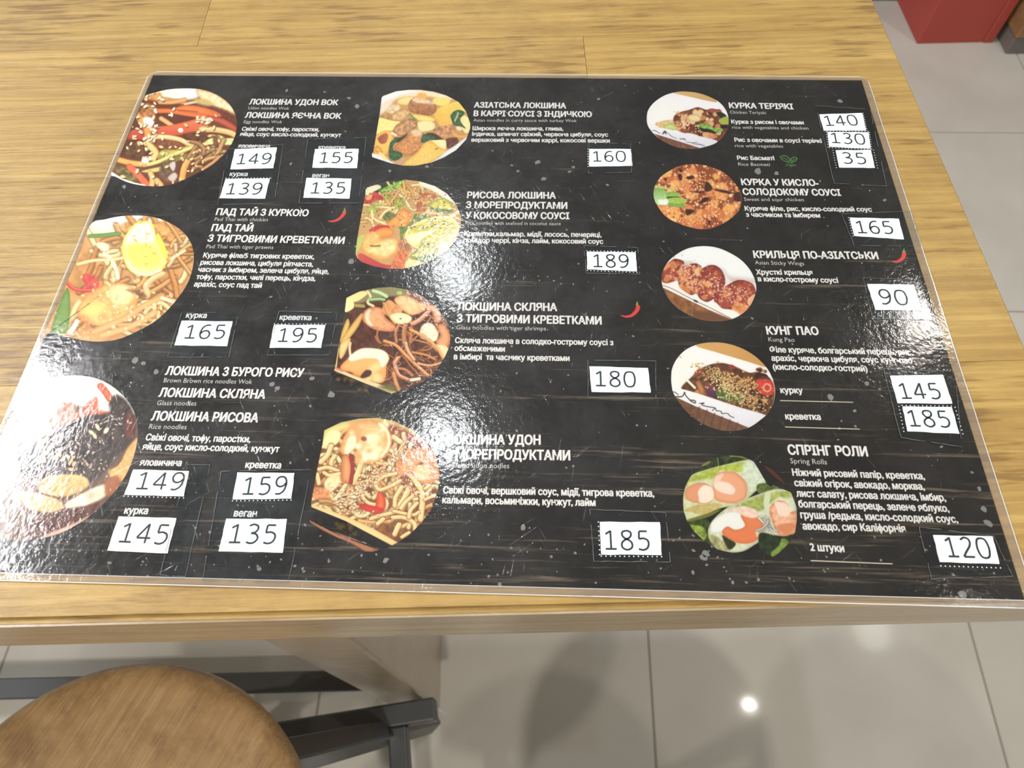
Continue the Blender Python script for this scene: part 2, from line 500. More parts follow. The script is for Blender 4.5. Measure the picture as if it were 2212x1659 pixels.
def film_mat(name, milk_in=.004, milk_out=.11, scratches=True):
    t = NT(name)
    t.n.remove(t.b)
    v = t.coords()
    # slow waviness of the pouch, fine orange peel, scratches in several directions
    n1 = t.noise(v, 42, 2, .5)
    n2 = t.noise(v, 420, 3, .6)
    h = t.bump(n1, .30, .0006)
    h = t.bump(n2, .42, .00022, h)
    scr = None
    if scratches:
        for k, (ang, sc_, st_, ofs) in enumerate([(1.05, 1.0, .55, 0.0), (-.62, .8, .45, .37), (1.75, 1.2, .35, .71)]):
            m0 = t.new('ShaderNodeMapping'); m0.inputs['Rotation'].default_value = (0, 0, ang); t.l(v, m0.inputs[0])
            mp = t.new('ShaderNodeMapping')
            mp.inputs['Scale'].default_value = (60 * sc_, 1100 * sc_, 1); mp.inputs['Location'].default_value = (ofs, ofs * 2, 0)
            t.l(m0.outputs[0], mp.inputs[0])
            sn = t.noise(mp.outputs[0], 1.0, 2, .5)
            rr = t.ramp(sn, [(0.69, (0, 0, 0)), (0.75, (1, 1, 1))])
            patch = t.ramp(t.noise(v, 17 + 5 * k, 3, .6), [(0.42, (0, 0, 0)), (0.58, (1, 1, 1))])
            rr = t.mix(1.0, rr, patch, 'MULTIPLY')
            h = t.bump(rr, st_, .00018, h)
            scr = rr if scr is None else t.mix(1.0, scr, rr, 'ADD')
    g = t.new('ShaderNodeBsdfGlossy'); g.inputs['Roughness'].default_value = .095
    g2 = t.new('ShaderNodeBsdfGlossy'); g2.inputs['Roughness'].default_value = .46
    # greasy patches scatter more
    pn = t.noise(v, 26, 9, .78)
    pr = t.new('ShaderNodeMapRange', i_1=.42, i_2=.60, i_3=.10, i_4=.50); t.l(pn, pr.inputs[0])
    gm = t.new('ShaderNodeMixShader'); t.l(pr.outputs[0], gm.inputs[0]); t.l(g.outputs[0], gm.inputs[1]); t.l(g2.outputs[0], gm.inputs[2])
    t.l(h, g.inputs['Normal'])
    tr = t.new('ShaderNodeBsdfTransparent')
    di = t.new('ShaderNodeBsdfDiffuse'); di.inputs[0].default_value = (.72, .66, .62, 1)
    sep = t.new('ShaderNodeSeparateXYZ'); t.l(v, sep.inputs[0])
    def outside(sock, half):
        a = t.new('ShaderNodeMath', operation='ABSOLUTE'); t.l(sock, a.inputs[0])
        b_ = t.new('ShaderNodeMath', operation='GREATER_THAN', i_1=half); t.l(a.outputs[0], b_.inputs[0])
        return b_.outputs[0]
    mx = t.new('ShaderNodeMath', operation='MAXIMUM'); t.l(outside(sep.outputs[0], MW / 2), mx.inputs[0]); t.l(outside(sep.outputs[1], MH / 2), mx.inputs[1])
    mk = t.new('ShaderNodeMapRange', i_3=milk_in, i_4=milk_out); t.l(mx.outputs[0], mk.inputs[0])
    m1 = t.new('ShaderNodeMixShader'); t.l(mk.outputs[0], m1.inputs[0]); t.l(tr.outputs[0], m1.inputs[1]); t.l(di.outputs[0], m1.inputs[2])
    fr = t.new('ShaderNodeFresnel'); fr.inputs[0].default_value = 1.5
    m2 = t.new('ShaderNodeMixShader'); t.l(fr.outputs[0], m2.inputs[0]); t.l(m1.outputs[0], m2.inputs[1]); t.l(gm.outputs[0], m2.inputs[2])
    if scratches:
        g3 = t.new('ShaderNodeBsdfGlossy'); g3.inputs['Roughness'].default_value = .42
        sb = t.new('ShaderNodeRGBToBW'); t.l(scr, sb.inputs[0])
        sf = t.new('ShaderNodeMath', operation='MULTIPLY', i_1=.085); t.l(sb.outputs[0], sf.inputs[0]); sf.use_clamp = True
        m3 = t.new('ShaderNodeMixShader'); t.l(sf.outputs[0], m3.inputs[0]); t.l(m2.outputs[0], m3.inputs[1]); t.l(g3.outputs[0], m3.inputs[2])
        t.l(m3.outputs[0], t.out.inputs[0])
    else:
        t.l(m2.outputs[0], t.out.inputs[0])
    return t.m

M_SHEET = sheet_mat()
M_INK = flat('white_ink', (.80, .80, .80))
M_INKT = flat('thin_white_ink', (.66, .66, .65))
M_PAPER = flat('white_price_paper', (.79, .80, .80))
M_BLACK = flat('grey_black_toner', (.035, .042, .045))
M_SPECK = flat('pale_fleck', (.26, .265, .27))
M_LINE = flat('cream_rule', (.66, .62, .50))
M_CHILI = flat('chili_red', (.70, .075, .06))
M_STEM = flat('stem_green', (.20, .34, .07))
M_VEG = flat('vegan_green', (.10, .34, .10))
M_PHOTO = paint_mat()
M_FILM = film_mat('laminating_film')
def tape_mat():
    t = NT('clear_tape')
    t.n.remove(t.b)
    v = t.coords()
    h = t.bump(t.noise(v, 160, 3, .6), .3, .0003)
    g = t.new('ShaderNodeBsdfGlossy'); g.inputs['Roughness'].default_value = .10; t.l(h, g.inputs['Normal'])
    tr = t.new('ShaderNodeBsdfTransparent'); tr.inputs[0].default_value = (.93, .965, .99, 1)
    fr = t.new('ShaderNodeFresnel'); fr.inputs[0].default_value = 1.22
    m = t.new('ShaderNodeMixShader'); t.l(fr.outputs[0], m.inputs[0]); t.l(tr.outputs[0], m.inputs[1]); t.l(g.outputs[0], m.inputs[2])
    t.l(m.outputs[0], t.out.inputs[0])
    return t.m
M_TAPE = tape_mat()
M_TAPEEDGE = flat('tape_edge', (.15, .155, .16))
M_CRINKLE = plain('crinkled_film_edge', (.55, .55, .55), .15, .8)

b = bmesh.new()
box(b, -MW / 2, MW / 2, -MH / 2, MH / 2, .0002, Z_SHEET)
obj('printed_sheet', b, M_SHEET, menu)

# lettering ----------------------------------------------------------
def glyphs(body, offset=0.0):
    cu = bpy.data.curves.new('t', 'FONT')
    cu.body = body
    cu.size = 1.0
    cu.offset = offset
    cu.resolution_u = 2
    o = bpy.data.objects.new('t', cu)
    C.objects.link(o)
    dg = bpy.context.evaluated_depsgraph_get()
    me = bpy.data.meshes.new_from_object(o.evaluated_get(dg))
    bpy.data.objects.remove(o)
    bpy.data.curves.remove(cu)
    return me
_cap = None
def cap_height():
    global _cap
    if _cap is None:
        me = glyphs('Н'); _cap = max(v.co.y for v in me.vertices); bpy.data.meshes.remove(me)
    return _cap
BOLD = {'H': .23, 'D': .155, 'T': 0}   # stroke thickening, mm
CAPMM = {'H': 4.5, 'D': 3.1, 'T': 2.5}
NAME = {'H': 'heading_line', 'D': 'description_line', 'T': 'translation_line'}
def line(style, body, x0, y0, x1, y1, z=Z_INK, cap=None, mat=None, name=None, parent=None):
    me = glyphs(body.replace('ф', 'о'))
    bars = []
    for i_, ch in enumerate(body):   # the built-in face has no outline for this letter: ring plus upright
        if ch == 'ф':
            m1 = glyphs(body[:i_].replace('ф', 'о') + 'о'); m2 = glyphs('о')
            x1_ = max(v.co.x for v in m1.vertices); xs_ = [v.co.x for v in m2.vertices]
            bars.append(x1_ - (max(xs_) - min(xs_)) / 2)
            bpy.data.meshes.remove(m1); bpy.data.meshes.remove(m2)
    co_ = np.array([v.co[:] for v in me.vertices])
    faces0 = [tuple(f.vertices) for f in me.polygons]
    soft = []
    for i_, ch in enumerate(body):   # likewise the small soft sign: redrawn as stem and bowl
        if ch == 'ь':
            m1 = glyphs(body[:i_].replace('ф', 'о') + 'ь')
            soft.append(max(v.co.x for v in m1.vertices) - .43); bpy.data.meshes.remove(m1)
    if soft:
        faces0 = [f for f in faces0 if not any(xs0 - .01 < np.mean(co_[list(f), 0]) < xs0 + .44 for xs0 in soft)]
        for xs0 in soft:
            new_q = []
            quad = new_q.append
            quad([(0, 0), (.095, 0), (.095, .542), (0, .542)]); quad([(.095, .255), (.26, .255), (.26, .335), (.095, .335)]); quad([(.095, 0), (.26, 0), (.26, .08), (.095, .08)])
            for k in range(8):
                t0, t1 = -PI / 2 + k * PI / 8, -PI / 2 + (k + 1) * PI / 8
                quad([(.26 + .08 * math.cos(t0), .1675 + .0875 * math.sin(t0)), (.26 + .17 * math.cos(t0), .1675 + .1675 * math.sin(t0)),
                      (.26 + .17 * math.cos(t1), .1675 + .1675 * math.sin(t1)), (.26 + .08 * math.cos(t1), .1675 + .0875 * math.sin(t1))])
            for Q_ in new_q:
                k0 = len(co_)
                co_ = np.vstack([co_, [[xs0 + a_, b_, 0] for a_, b_ in Q_]])
                faces0.append((k0, k0 + 1, k0 + 2, k0 + 3))
    for xb in bars:
        k0 = len(co_)
        co_ = np.vstack([co_, [[xb - .035, -.20, 0], [xb + .035, -.20, 0], [xb + .035, .74, 0], [xb - .035, .74, 0]]])
        faces0.append((k0, k0 + 1, k0 + 2, k0 + 3))
    if bars or soft:
        bpy.data.meshes.remove(me); me = bpy.data.meshes.new('text'); me.from_pydata(co_.tolist(), [], faces0)
    lo, hi = co_[:, 0].min(), co_[:, 0].max()
    a, e = at(x0, y0, z), at(x1, y1, z)
    d = e - a; L = math.hypot(d[0], d[1]); ux, uy = d[0] / L, d[1] / L
    k = L / (hi - lo)
    c = (cap or CAPMM[style]) / 1000.0 / cap_height()
    X = (co_[:, 0] - lo) * k; Y = co_[:, 1] * c
    s_ = BOLD[style] / 1000
    base = np.stack([a[0] + X * ux - Y * uy, a[1] + X * uy + Y * ux, np.full(len(X), z)], 1)
    if s_:
        # heavier weight: the outlines are laid over each other with small shifts
        faces = [tuple(f.vertices) for f in me.polygons]
        sh = [(0, 0), (-s_, 0), (s_, 0), (0, s_ * .8), (0, -s_ * .8), (-s_ * .7, s_ * .6), (s_ * .7, s_ * .6), (-s_ * .7, -s_ * .6), (s_ * .7, -s_ * .6)]
        V, Fc = [], []
        for k, (dx, dy) in enumerate(sh):
            V.append(base + np.array([dx, dy, k * 2e-6])); Fc += [tuple(i + k * len(X) for i in f) for f in faces]
        bpy.data.meshes.remove(me)
        me = bpy.data.meshes.new('text'); me.from_pydata(np.vstack(V).tolist(), [], Fc)
    else:
        me.vertices.foreach_set('co', base.ravel())
    me.materials.clear()
    me.update()
    return link(name or NAME[style], me, mat or (M_INKT if style == 'T' else M_INK), parent or menu)

TEXT = '''H|ЛОКШИНА УДОН ВОК|538 225.3 729 226.8
T|Udon noodles Wok|535.4 236 624 237
H|ЛОКШИНА ЯЄЧНА ВОК|529 254.2 735.4 256.2
T|Egg noodles Wok|526 265.8 609 266.3
D|Свіжі овочі, тофу, паростки,|522 282.3 688.6 283.5
D|яйце, соус кисло-солодкий, кунжут|517.7 293.5 736 295.6
D|яловичина|514 319 581.8 319.5
D|креветка|687.8 322 745 322.5
D|курка|495.7 379.8 533.7 380.3
D|веган|674.2 382.8 710 383.3
H|ПАД ТАЙ З КУРКОЮ|466.3 464.3 664.6 466.8
T|Pad Thai with chicken|462.8 477 578 478
H|ПАД ТАЙ|456.2 498.7 544.3 499.7
H|З ТИГРОВИМИ КРЕВЕТКАМИ|448 521.5 742.3 526.6
T|Pad Thai with tiger prawns|445 536 590 538
D|Куряче філе/5 тигрових креветок,|438.5 556 678 559.5
D|рисова локшина, цибуля ріпчаста,|432.4 571.6 675.4 575.7
D|часник з імбирем, зелена цибуля, яйце,|427.3 586.8 709.4 591.4
D|тофу, паростки, чилі перець, кіндза,|423.3 602.8 680.5 606.6
D|арахіс, соус пад тай|418.5 618.7 564 621.8
D|курка|401.3 686 445 686.8
D|креветка|603.8 690.6 671.4 691.6
H|ЛОКШИНА З БУРОГО РИСУ|356.5 809.6 654 814.2
T|Brown Brown rice noodles Wok|352.7 826 543.8 829.4
H|ЛОКШИНА СКЛЯНА|342.3 856.7 571 861
T|Glass noodles|338 875 423.3 876.2
H|ЛОКШИНА РИСОВА|326 907.8 555.7 912
T|Rice noodles|321 926.3 402 927.3
D|Свіжі овочі, тофу, паростки,|314 951 539.7 955.4
D|яйце, соус кисло-солодкий, кунжут|306.8 971 601.8 976.7
D|яловичина|301.3 1005.3 390.4 1006.6
D|креветка|529.6 1010.4 605.6 1012
D|курка|267.8 1109.6 317.7 1110.4
D|веган|504.6 1115.4 553 1116.5
H|АЗІАТСЬКА ЛОКШИНА|1024.3 232.2 1222.3 234
H|В КАРРІ СОУСІ З ІНДИЧКОЮ|1023.5 250.6 1278 252.7
T|Asian noodles in curry sauce with turkey Wok|1022.3 262.5 1245.8 263.8
D|Широка яєчна локшина, глива,|1021 281 1216.5 282
D|індичка, шпинат свіжий, червона цибуля, соус|1019.7 293.2 1313.4 294.9
D|вершковий з червоним каррі, кокосові вершки|1018.5 306 1317 307.8
H|РИСОВА ЛОКШИНА|1009.6 427.8 1200 428.9
H|З МОРЕПРОДУКТАМИ|1007 449 1224.8 451
H|У КОКОСОВОМУ СОУСІ|1005.8 472 1229.4 473.4
T|Rice noodles with seafood in coconut sauce|1005 485.3 1211.4 486.6
D|Креветки,кальмар, мідії, лосось, печериці,|1002.8 509.4 1299 512
D|помідор черрі, кінза, лайм, кокосовий соус|1001.5 523.5 1302.8 526.6
H|ЛОКШИНА СКЛЯНА|988 669.9 1202.8 671.6
H|З ТИГРОВИМИ КРЕВЕТКАМИ|986.8 695.7 1299 700.8
T|Glass noodles with tiger shrimps|985.6 711.6 1179.5 714
D|Скляна локшина в солодко-гострому соусі з|983 740.8 1324.8 745.8
D|обсмаженими|981.8 757.7 1090 759.7
D|в імбирі  та часнику креветками|980.5 776.2 1229.9 779.7
H|ЛОКШИНА УДОН|962 959.2 1167 960.3
H|З МОРЕПРОДУКТАМИ|962.3 990.6 1231 994
T|Seafood udon nodles|961.5 1009.9 1100 1011.6
D|Свіжі овочі, вершковий соус, мідії, тигрова креветка,|957.2 1065.6 1413 1073
D|кальмари, восьминіжки, кунжут, лайм|955.7 1086.8 1286 1093
H|КУРКА ТЕРІЯКІ|1576.2 233.3 1713.7 235.8
T|Chicken Teriyaki|1577 245.2 1655.4 246.5
D|Курка з рисом і овочами|1580.5 266.7 1736.5 268.7
T|rice with vegetables and chicken|1582 278 1747 279.9
D|Рис з овочами в соусі теріякі|1587.6 306 1775.4 308.5
T|rice with vegetables|1588 317.8 1692 319
D|Рис Басматі|1593.4 345.2 1673 346
T|Rice Bacmati|1595.2 357.8 1663.5 358.6
H|КУРКА У КИСЛО-|1602.8 399.6 1768.6 401.4
H|СОЛОДОКОМУ СОУСІ|1606 420.6 1816.7 422.7
T|Sweet and sour chicken|1607.8 433.8 1737 434.8
D|Куряче філе, рис, кисло-солодкий соус|1609.9 454.8 1883.8 457
D|з часником та імбирем|1612.4 468 1771.9 470
H|КРИЛЬЦЯ ПО-АЗІАТСЬКИ|1629.4 557 1897.7 559.7
T|Asian Sticky Wings|1631.4 571 1737.7 573
D|Хрусткі крильця|1634.4 593 1755.4 593.7
D|в кисло-гострому соусі|1638.2 607.6 1810.9 610.9
H|КУНГ ПАО|1657.5 722.3 1768.9 723.3
T|Kung Pao|1660.5 737.5 1717 738.5
D|Філе куряче, болгарський перець, рис,|1663.8 760.8 1972.7 767
D|арахіс, червона цибуля, соус кунг-пао|1667.6 779.2 1971.4 784.8
D|(кисло-солодко-гострий)|1670.6 798.2 1874.4 802.5
D|курку|1687 848.9 1734.4 849.9
D|креветка|1697.7 905.6 1773.2 907
H|СПРІНГ РОЛИ|1704 981.5 1875 985.6
T|Spring Rolls|1708 1000.8 1787 1003.3
D|Ніжний рисовий папір, креветка,|1712.8 1027.3 1998 1035.4
D|свіжий огірок, авокадо, морква,|1717.3 1050 1997.6 1058
D|лист салату, рисова локшина, імбир,|1721.6 1072.7 2043.6 1082.3
D|болгарський перець, зелене яблуко,|1726.2 1095.4 2050.7 1105.6
D|груша /редька, кисло-солодкий соус,|1730.5 1119.2 2069.7 1129
D|авокадо, сир Каліфорнія|1735 1143.5 1956.6 1149.4
D|2 штуки|1751.5 1189.4 1824 1192.4'''
for row in TEXT.split('\n'):
    s, body, nums = row.split('|')
    line(s, body, *map(float, nums.split()))

def flat_poly(bm, pts, z, px=True):
    vs = [bm.verts.new(tuple(at(p[0], p[1], z))) if px else bm.verts.new((p[0], p[1], z)) for p in pts]
    f = bm.faces.new(vs)
    f.normal_update()
    if f.normal.z < 0: f.normal_flip()
    return f

def ribbon(bm, pts, wd, z):
    """flat line of width wd (metres) along pixel points; wd may be a list"""
    P_ = [at(p[0], p[1], z) for p in pts]
    n = len(P_)
    L_, R_ = [], []
    for i in range(n):
        a, c = P_[max(i - 1, 0)], P_[min(i + 1, n - 1)]
        d = c - a; l = math.hypot(d[0], d[1]) or 1
        ww = (wd[i] if isinstance(wd, (list, tuple)) else wd) / 2
        nx, ny = -d[1] / l * ww, d[0] / l * ww
        L_.append(bm.verts.new((P_[i][0] + nx, P_[i][1] + ny, z)))
        R_.append(bm.verts.new((P_[i][0] - nx, P_[i][1] - ny, z)))
    for i in range(n - 1):
        bm.faces.new((R_[i], R_[i + 1], L_[i + 1], L_[i]))

def cr(pts, n=8, closed=False):
    P_ = np.array(pts, float)
    if closed: Q = np.vstack([P_[-1], P_, P_[0], P_[1]])
    else: Q = np.vstack([2 * P_[0] - P_[1], P_, 2 * P_[-1] - P_[-2]])
    out = []
    for i in range(1, len(Q) - 2):
        p0, p1, p2, p3 = Q[i - 1], Q[i], Q[i + 1], Q[i + 2]
        for k in range(n):
            t = k / n
            out.append(.5 * ((2 * p1) + (-p0 + p2) * t + (2 * p0 - 5 * p1 + 4 * p2 - p3) * t * t + (-p0 + 3 * p1 - 3 * p2 + p3) * t ** 3))
    if not closed: out.append(Q[-2])
    return np.array(out)

for a in [(1685, 865.3, 1843, 869), (1696, 922.3, 1857, 927), (1751, 1211, 1928, 1218)]:
    b = bmesh.new(); ribbon(b, [a[:2], a[2:]], .00042, Z_INK)
    obj('rule_line', b, M_LINE, menu)

# chili pepper marks: pixel of the stem end, scale
for (x, y, s) in [(744, 453, 1.0), (1376, 655, 1.0), (1952, 541, .95)]:
    shape = [(0, 2), (-1, 8), (-6, 15), (-15, 22), (-26, 25), (-36, 24)] if x < 1900 else [(0, 2), (1, 9), (-2, 17), (-9, 23), (-18, 26), (-28, 24)]
    if 1300 < x < 1400: shape = [(1, 3), (2, 10), (-2, 18), (-11, 26), (-23, 29), (-36, 26)]
    pts = cr([(x + dx * s, y + dy * s) for dx, dy in shape], 6)
    n = len(pts)
    wd = [.0021 * (math.sqrt(max(0, 1 - (i / (n - 1)) ** 1.6)) * .95 + .04) * min(1, .45 + i / 6) for i in range(n)]
    g = tag(bpy.data.objects.new('chili_mark', None)) ; C.objects.link(g); g.parent = menu
    g['label'] = 'small red chili pepper printed on the menu'
    b = bmesh.new(); ribbon(b, pts, wd, Z_INK); obj('pod', b, M_CHILI, g)
    b = bmesh.new(); ribbon(b, [(x + 1, y - 4), (x + .5, y), (x, y + 4)], [.0003, .0009, .0014], Z_INK + 2e-5); obj('stem', b, M_STEM, g)

# vegan leaf mark
b = bmesh.new()
def cp(X, Y): return (1380 + X / 3.95, 130 + Y / 3.95)
for loop in ([(1205, 822), (1245, 815), (1280, 835), (1290, 875), (1250, 862), (1222, 845), (1205, 822)],
             [(1352, 835), (1320, 828), (1300, 845), (1293, 878), (1325, 865), (1345, 848), (1352, 835)]):
    ribbon(b, cr([cp(*p) for p in loop], 5), .00045, Z_INK)
ribbon(b, [cp(1225, 830), cp(1262, 846), cp(1290, 878)], .00035, Z_INK)
ribbon(b, [cp(1335, 840), cp(1312, 855), cp(1294, 882)], .00035, Z_INK)
obj('vegan_leaf_mark', b, M_VEG, menu)['label'] = 'green two-leaf outline mark'
line('T', 'vegan', *cp(1253, 902), *cp(1343, 903), cap=2.0, mat=M_VEG, name='vegan_word')

# pale flecks of the print (countless: one part)
b = bmesh.new()
def fleck(bm, u, v, r, z=Z_PRINT):
    p = at(u, v, z); n = 7; k0 = random.random() * 6; el = .6 + random.random() * .8; an = random.random() * PI
    vs = []
    for k in range(n):
        a = k0 + 2 * PI * k / n; rr = r * (0.7 + .6 * random.random())
        x, y = rr * math.cos(a), rr * math.sin(a) * el
        vs.append(bm.verts.new((p[0] + x * math.cos(an) - y * math.sin(an), p[1] + x * math.sin(an) + y * math.cos(an), z)))
    bm.faces.new(sorted(vs, key=lambda q: math.atan2(q.co.y - p[1], q.co.x - p[0])))
BIG = [(268, 403, 1.7), (619, 195.4, 1.3), (701, 198.5, 1.1), (772, 229.6, 1.9), (754, 212, 1.2), (628, 353.7, 1.1), (842, 369, .9), (923, 360, 1.0),
       (1293, 213.7, 1.2), (1162, 350, 1.3), (1118.5, 370, 1.1), (1174, 386, 1.2), (1238.7, 361, 1.2), (1105.8, 357.5, 1.0), (1311.6, 399, 1.1), (1230, 370.6, 1.0),
       (1815.4, 218.6, 1.5), (1638, 370.5, 1.8), (1677.5, 374, 1.3), (1911, 432, 1.0), (128, 766.6, 1.9), (290, 779, 1.7), (338, 803, 1.2), (310, 784, 1.0), (758, 565, 1.6),
       (716, 852.7, 1.9), (598.7, 838.7, 1.2), (587, 830, 1.2), (674, 817, 1.0), (785, 1175, 1.8), (833, 1210, 1.0), (1794, 858, 1.5), (1873, 829, 1.1), (1846, 887, .9),
       (1520, 1205, 1.3), (1525, 1196, 1.3), (1497, 1237, 1.1), (2115, 1055, 1.2), (2125, 1100, 1.3), (2133, 1130, 1.4), (2080, 1283, 1.5), (1130, 1139, 1.1), (1080, 1262, .9), (560, 1228, 1.0)]
for u, v, r in BIG: fleck(b, u, v, r / 1000)
for i in range(420):
    u, v = random.uniform(60, 2160), random.uniform(180, 1270)
    p = at(u, v)
    if abs(p[0]) > .205 or abs(p[1]) > .144: continue
    fleck(b, u, v, random.choice([.00025, .0003, .0004, .00055]))
for k in range(14): fleck(b, random.uniform(1085, 1300), random.uniform(596, 616), random.choice([.0003, .0005]))
for k in range(14): fleck(b, random.uniform(735, 900), random.uniform(582, 606), random.choice([.0003, .0005]))
for k in range(110): fleck(b, random.uniform(180, 2150), random.uniform(1130, 1262), random.choice([.0003, .0004, .0006]))
fo = obj('print_flecks', b, M_SPECK, menu); fo['kind'] = 'stuff'

# ------------------------------------------------------------------ printed dish photos, painted per vertex
_lat = rng.random((64, 64))
def vnoise(x, y):
    xi, yi = np.floor(x).astype(int), np.floor(y).astype(int)
    fx, fy = x - xi, y - yi
    fx, fy = fx * fx * (3 - 2 * fx), fy * fy * (3 - 2 * fy)
    g = lambda i, j: _lat[i % 64, j % 64]
    return (g(xi, yi) * (1 - fx) * (1 - fy) + g(xi + 1, yi) * fx * (1 - fy) + g(xi, yi + 1) * (1 - fx) * fy + g(xi + 1, yi + 1) * fx * fy)

class Dish:
    def __init__(self, ox, oy, s, outline, base, N=200, sharp=False):
        self.ox, self.oy, self.s = ox, oy, s
        O = np.array(outline, float) if sharp else cr(outline, 10, True)
        c = O.mean(0)
        ang = np.arctan2(O[:, 1] - c[1], O[:, 0] - c[0]); rad = np.hypot(O[:, 0] - c[0], O[:, 1] - c[1])
        if sharp:   # radius by ray / polygon edge intersection
            th = np.linspace(-PI, PI, 1440)
            rr = np.zeros_like(th)
            for i in range(len(O)):
                p, q = O[i] - c, O[(i + 1) % len(O)] - c
                d = q - p
                dx, dy = np.cos(th), np.sin(th)
                den = dx * d[1] - dy * d[0]
                with np.errstate(divide='ignore', invalid='ignore'):
                    r = (p[0] * d[1] - p[1] * d[0]) / den
                    k = (p[0] * dy - p[1] * dx) / den
                ok = (r > 0) & (k >= -1e-6) & (k <= 1 + 1e-6)
                rr = np.where(ok, np.maximum(rr, r), rr)
            ang, rad = th, rr
        else:
            o = np.argsort(ang); ang, rad = ang[o], rad[o]
            ang = np.r_[ang - 2 * PI, ang, ang + 2 * PI]; rad = np.r_[rad, rad, rad]
        g = np.linspace(-1, 1, N)
        A, B = np.meshgrid(g, g)
        big = np.abs(A) > np.abs(B)
        with np.errstate(divide='ignore', invalid='ignore'):
            r = np.where(big, A, B)
            ph = np.where(big, PI / 4 * (B / np.where(A == 0, 1, A)), PI / 2 - PI / 4 * (A / np.where(B == 0, 1, B)))
        x, y = r * np.cos(ph), r * np.sin(ph)
        R_ = np.hypot(x, y); T_ = np.arctan2(y, x)
        bb = np.interp(T_, ang, rad)
        self.X = (c[0] + R_ * bb * np.cos(T_)).ravel(); self.Y = (c[1] + R_ * bb * np.sin(T_)).ravel()
        self.N = N
        self.col = np.tile(np.array(base, float), (N * N, 1))
    def blend(self, idx, al, c):
        al = np.clip(al, 0, 1)[:, None]
        self.col[idx] = self.col[idx] * (1 - al) + np.asarray(c, float) * al
    def near(self, x0, x1, y0, y1):
        return np.nonzero((self.X > x0) & (self.X < x1) & (self.Y > y0) & (self.Y < y1))[0]
    def P(self, pts, c, b=14, e=None, ew=60, g=None, ga=90, smooth=True, a=1.0, m=0, ms=40):
        """filled shape; e edge colour, g second colour along angle ga, m mottling"""
        Q = cr(pts, 6, True) if smooth else np.array(pts, float)
        idx = self.near(Q[:, 0].min() - b, Q[:, 0].max() + b, Q[:, 1].min() - b, Q[:, 1].max() + b)
        if not len(idx): return
        X, Y = self.X[idx], self.Y[idx]
        d = np.full(len(idx), 1e9); ins = np.zeros(len(idx), bool)
        for i in range(len(Q)):
            p, q = Q[i], Q[(i + 1) % len(Q)]
            dx, dy = q - p
            l2 = dx * dx + dy * dy + 1e-9
            t = np.clip(((X - p[0]) * dx + (Y - p[1]) * dy) / l2, 0, 1)
            d = np.minimum(d, np.hypot(X - p[0] - t * dx, Y - p[1] - t * dy))
            cnd = ((p[1] > Y) != (q[1] > Y))
            if dy != 0: ins ^= cnd & (X < p[0] + (Y - p[1]) * dx / dy)
        sd = np.where(ins, d, -d)
        col = np.tile(np.array(c, float), (len(idx), 1))
        if g is not None:
            ca, sa = math.cos(math.radians(ga)), math.sin(math.radians(ga))
            pr = X * ca + Y * sa; qq = Q @ np.array([ca, sa])
            t = np.clip((pr - qq.min()) / (qq.max() - qq.min() + 1e-6), 0, 1)[:, None]
            col = col * (1 - t) + np.array(g, float) * t
        if e is not None:
            t = np.clip(1 - sd / ew, 0, 1)[:, None] ** 1.5
            col = col * (1 - t) + np.array(e, float) * t
        if m:
            nn = (vnoise(X / ms + 3, Y / ms + 9) * .6 + vnoise(X / ms * 2.3, Y / ms * 2.3) * .4 - .5)[:, None]
            col = col * (1 + m * nn * 2)
        self.blend(idx, (.5 + sd / b) * a, col)
    def S(self, pts, w, c, e=None, h=None, b=10, taper=0, a=1.0):
        """tube-like stroke: w width, e edge colour, h highlight"""
        Q = cr(pts, 6) if len(pts) > 2 else np.array(pts, float)
        idx = self.near(Q[:, 0].min() - w, Q[:, 0].max() + w, Q[:, 1].min() - w, Q[:, 1].max() + w)
        if not len(idx): return
        X, Y = self.X[idx], self.Y[idx]
        d = np.full(len(idx), 1e9); side = np.zeros(len(idx)); n = len(Q)
        for i in range(n - 1):
            p, q = Q[i], Q[i + 1]
            dx, dy = q - p; l2 = dx * dx + dy * dy + 1e-9; l = math.sqrt(l2)
            t = np.clip(((X - p[0]) * dx + (Y - p[1]) * dy) / l2, 0, 1)
            dd = np.hypot(X - p[0] - t * dx, Y - p[1] - t * dy)
            if taper:
                f = (i + t) / (n - 1); dd = dd / (1 - taper * np.abs(2 * f - 1) ** 2 + .02)
            u = dd < d
            d = np.where(u, dd, d)
            if h is not None:
                sg = -(Y - p[1] - t * dy) * (1 if True else 0)
                side = np.where(u, sg, side)
        col = np.tile(np.array(c, float), (len(idx), 1))
        r = w / 2
        if e is not None:
            t = np.clip(d / r, 0, 1)[:, None] ** 2.2
            col = col * (1 - t) + np.array(e, float) * t
        if h is not None:
            t = np.exp(-((side / r - .3) / .28) ** 2)[:, None] * .8
            col = col * (1 - t) + np.array(h, float) * t
        self.blend(idx, (.5 + (r - d) / b) * a, col)
    def E(self, x, y, rx, ry, an, c, b=8, e=None, a=1.0):
        R0 = max(rx, ry) + b
        idx = self.near(x - R0, x + R0, y - R0, y + R0)
        if not len(idx): return
        X, Y = self.X[idx] - x, self.Y[idx] - y
        ca, sa = math.cos(an), math.sin(an)
        q = np.hypot((X * ca + Y * sa) / rx, (-X * sa + Y * ca) / ry)
        col = np.tile(np.array(c, float), (len(idx), 1))
        if e is not None:
            t = np.clip(q, 0, 1)[:, None] ** 2.5
            col = col * (1 - t) + np.array(e, float) * t
        self.blend(idx, (.5 + (1 - q) * min(rx, ry) / b) * a, col)
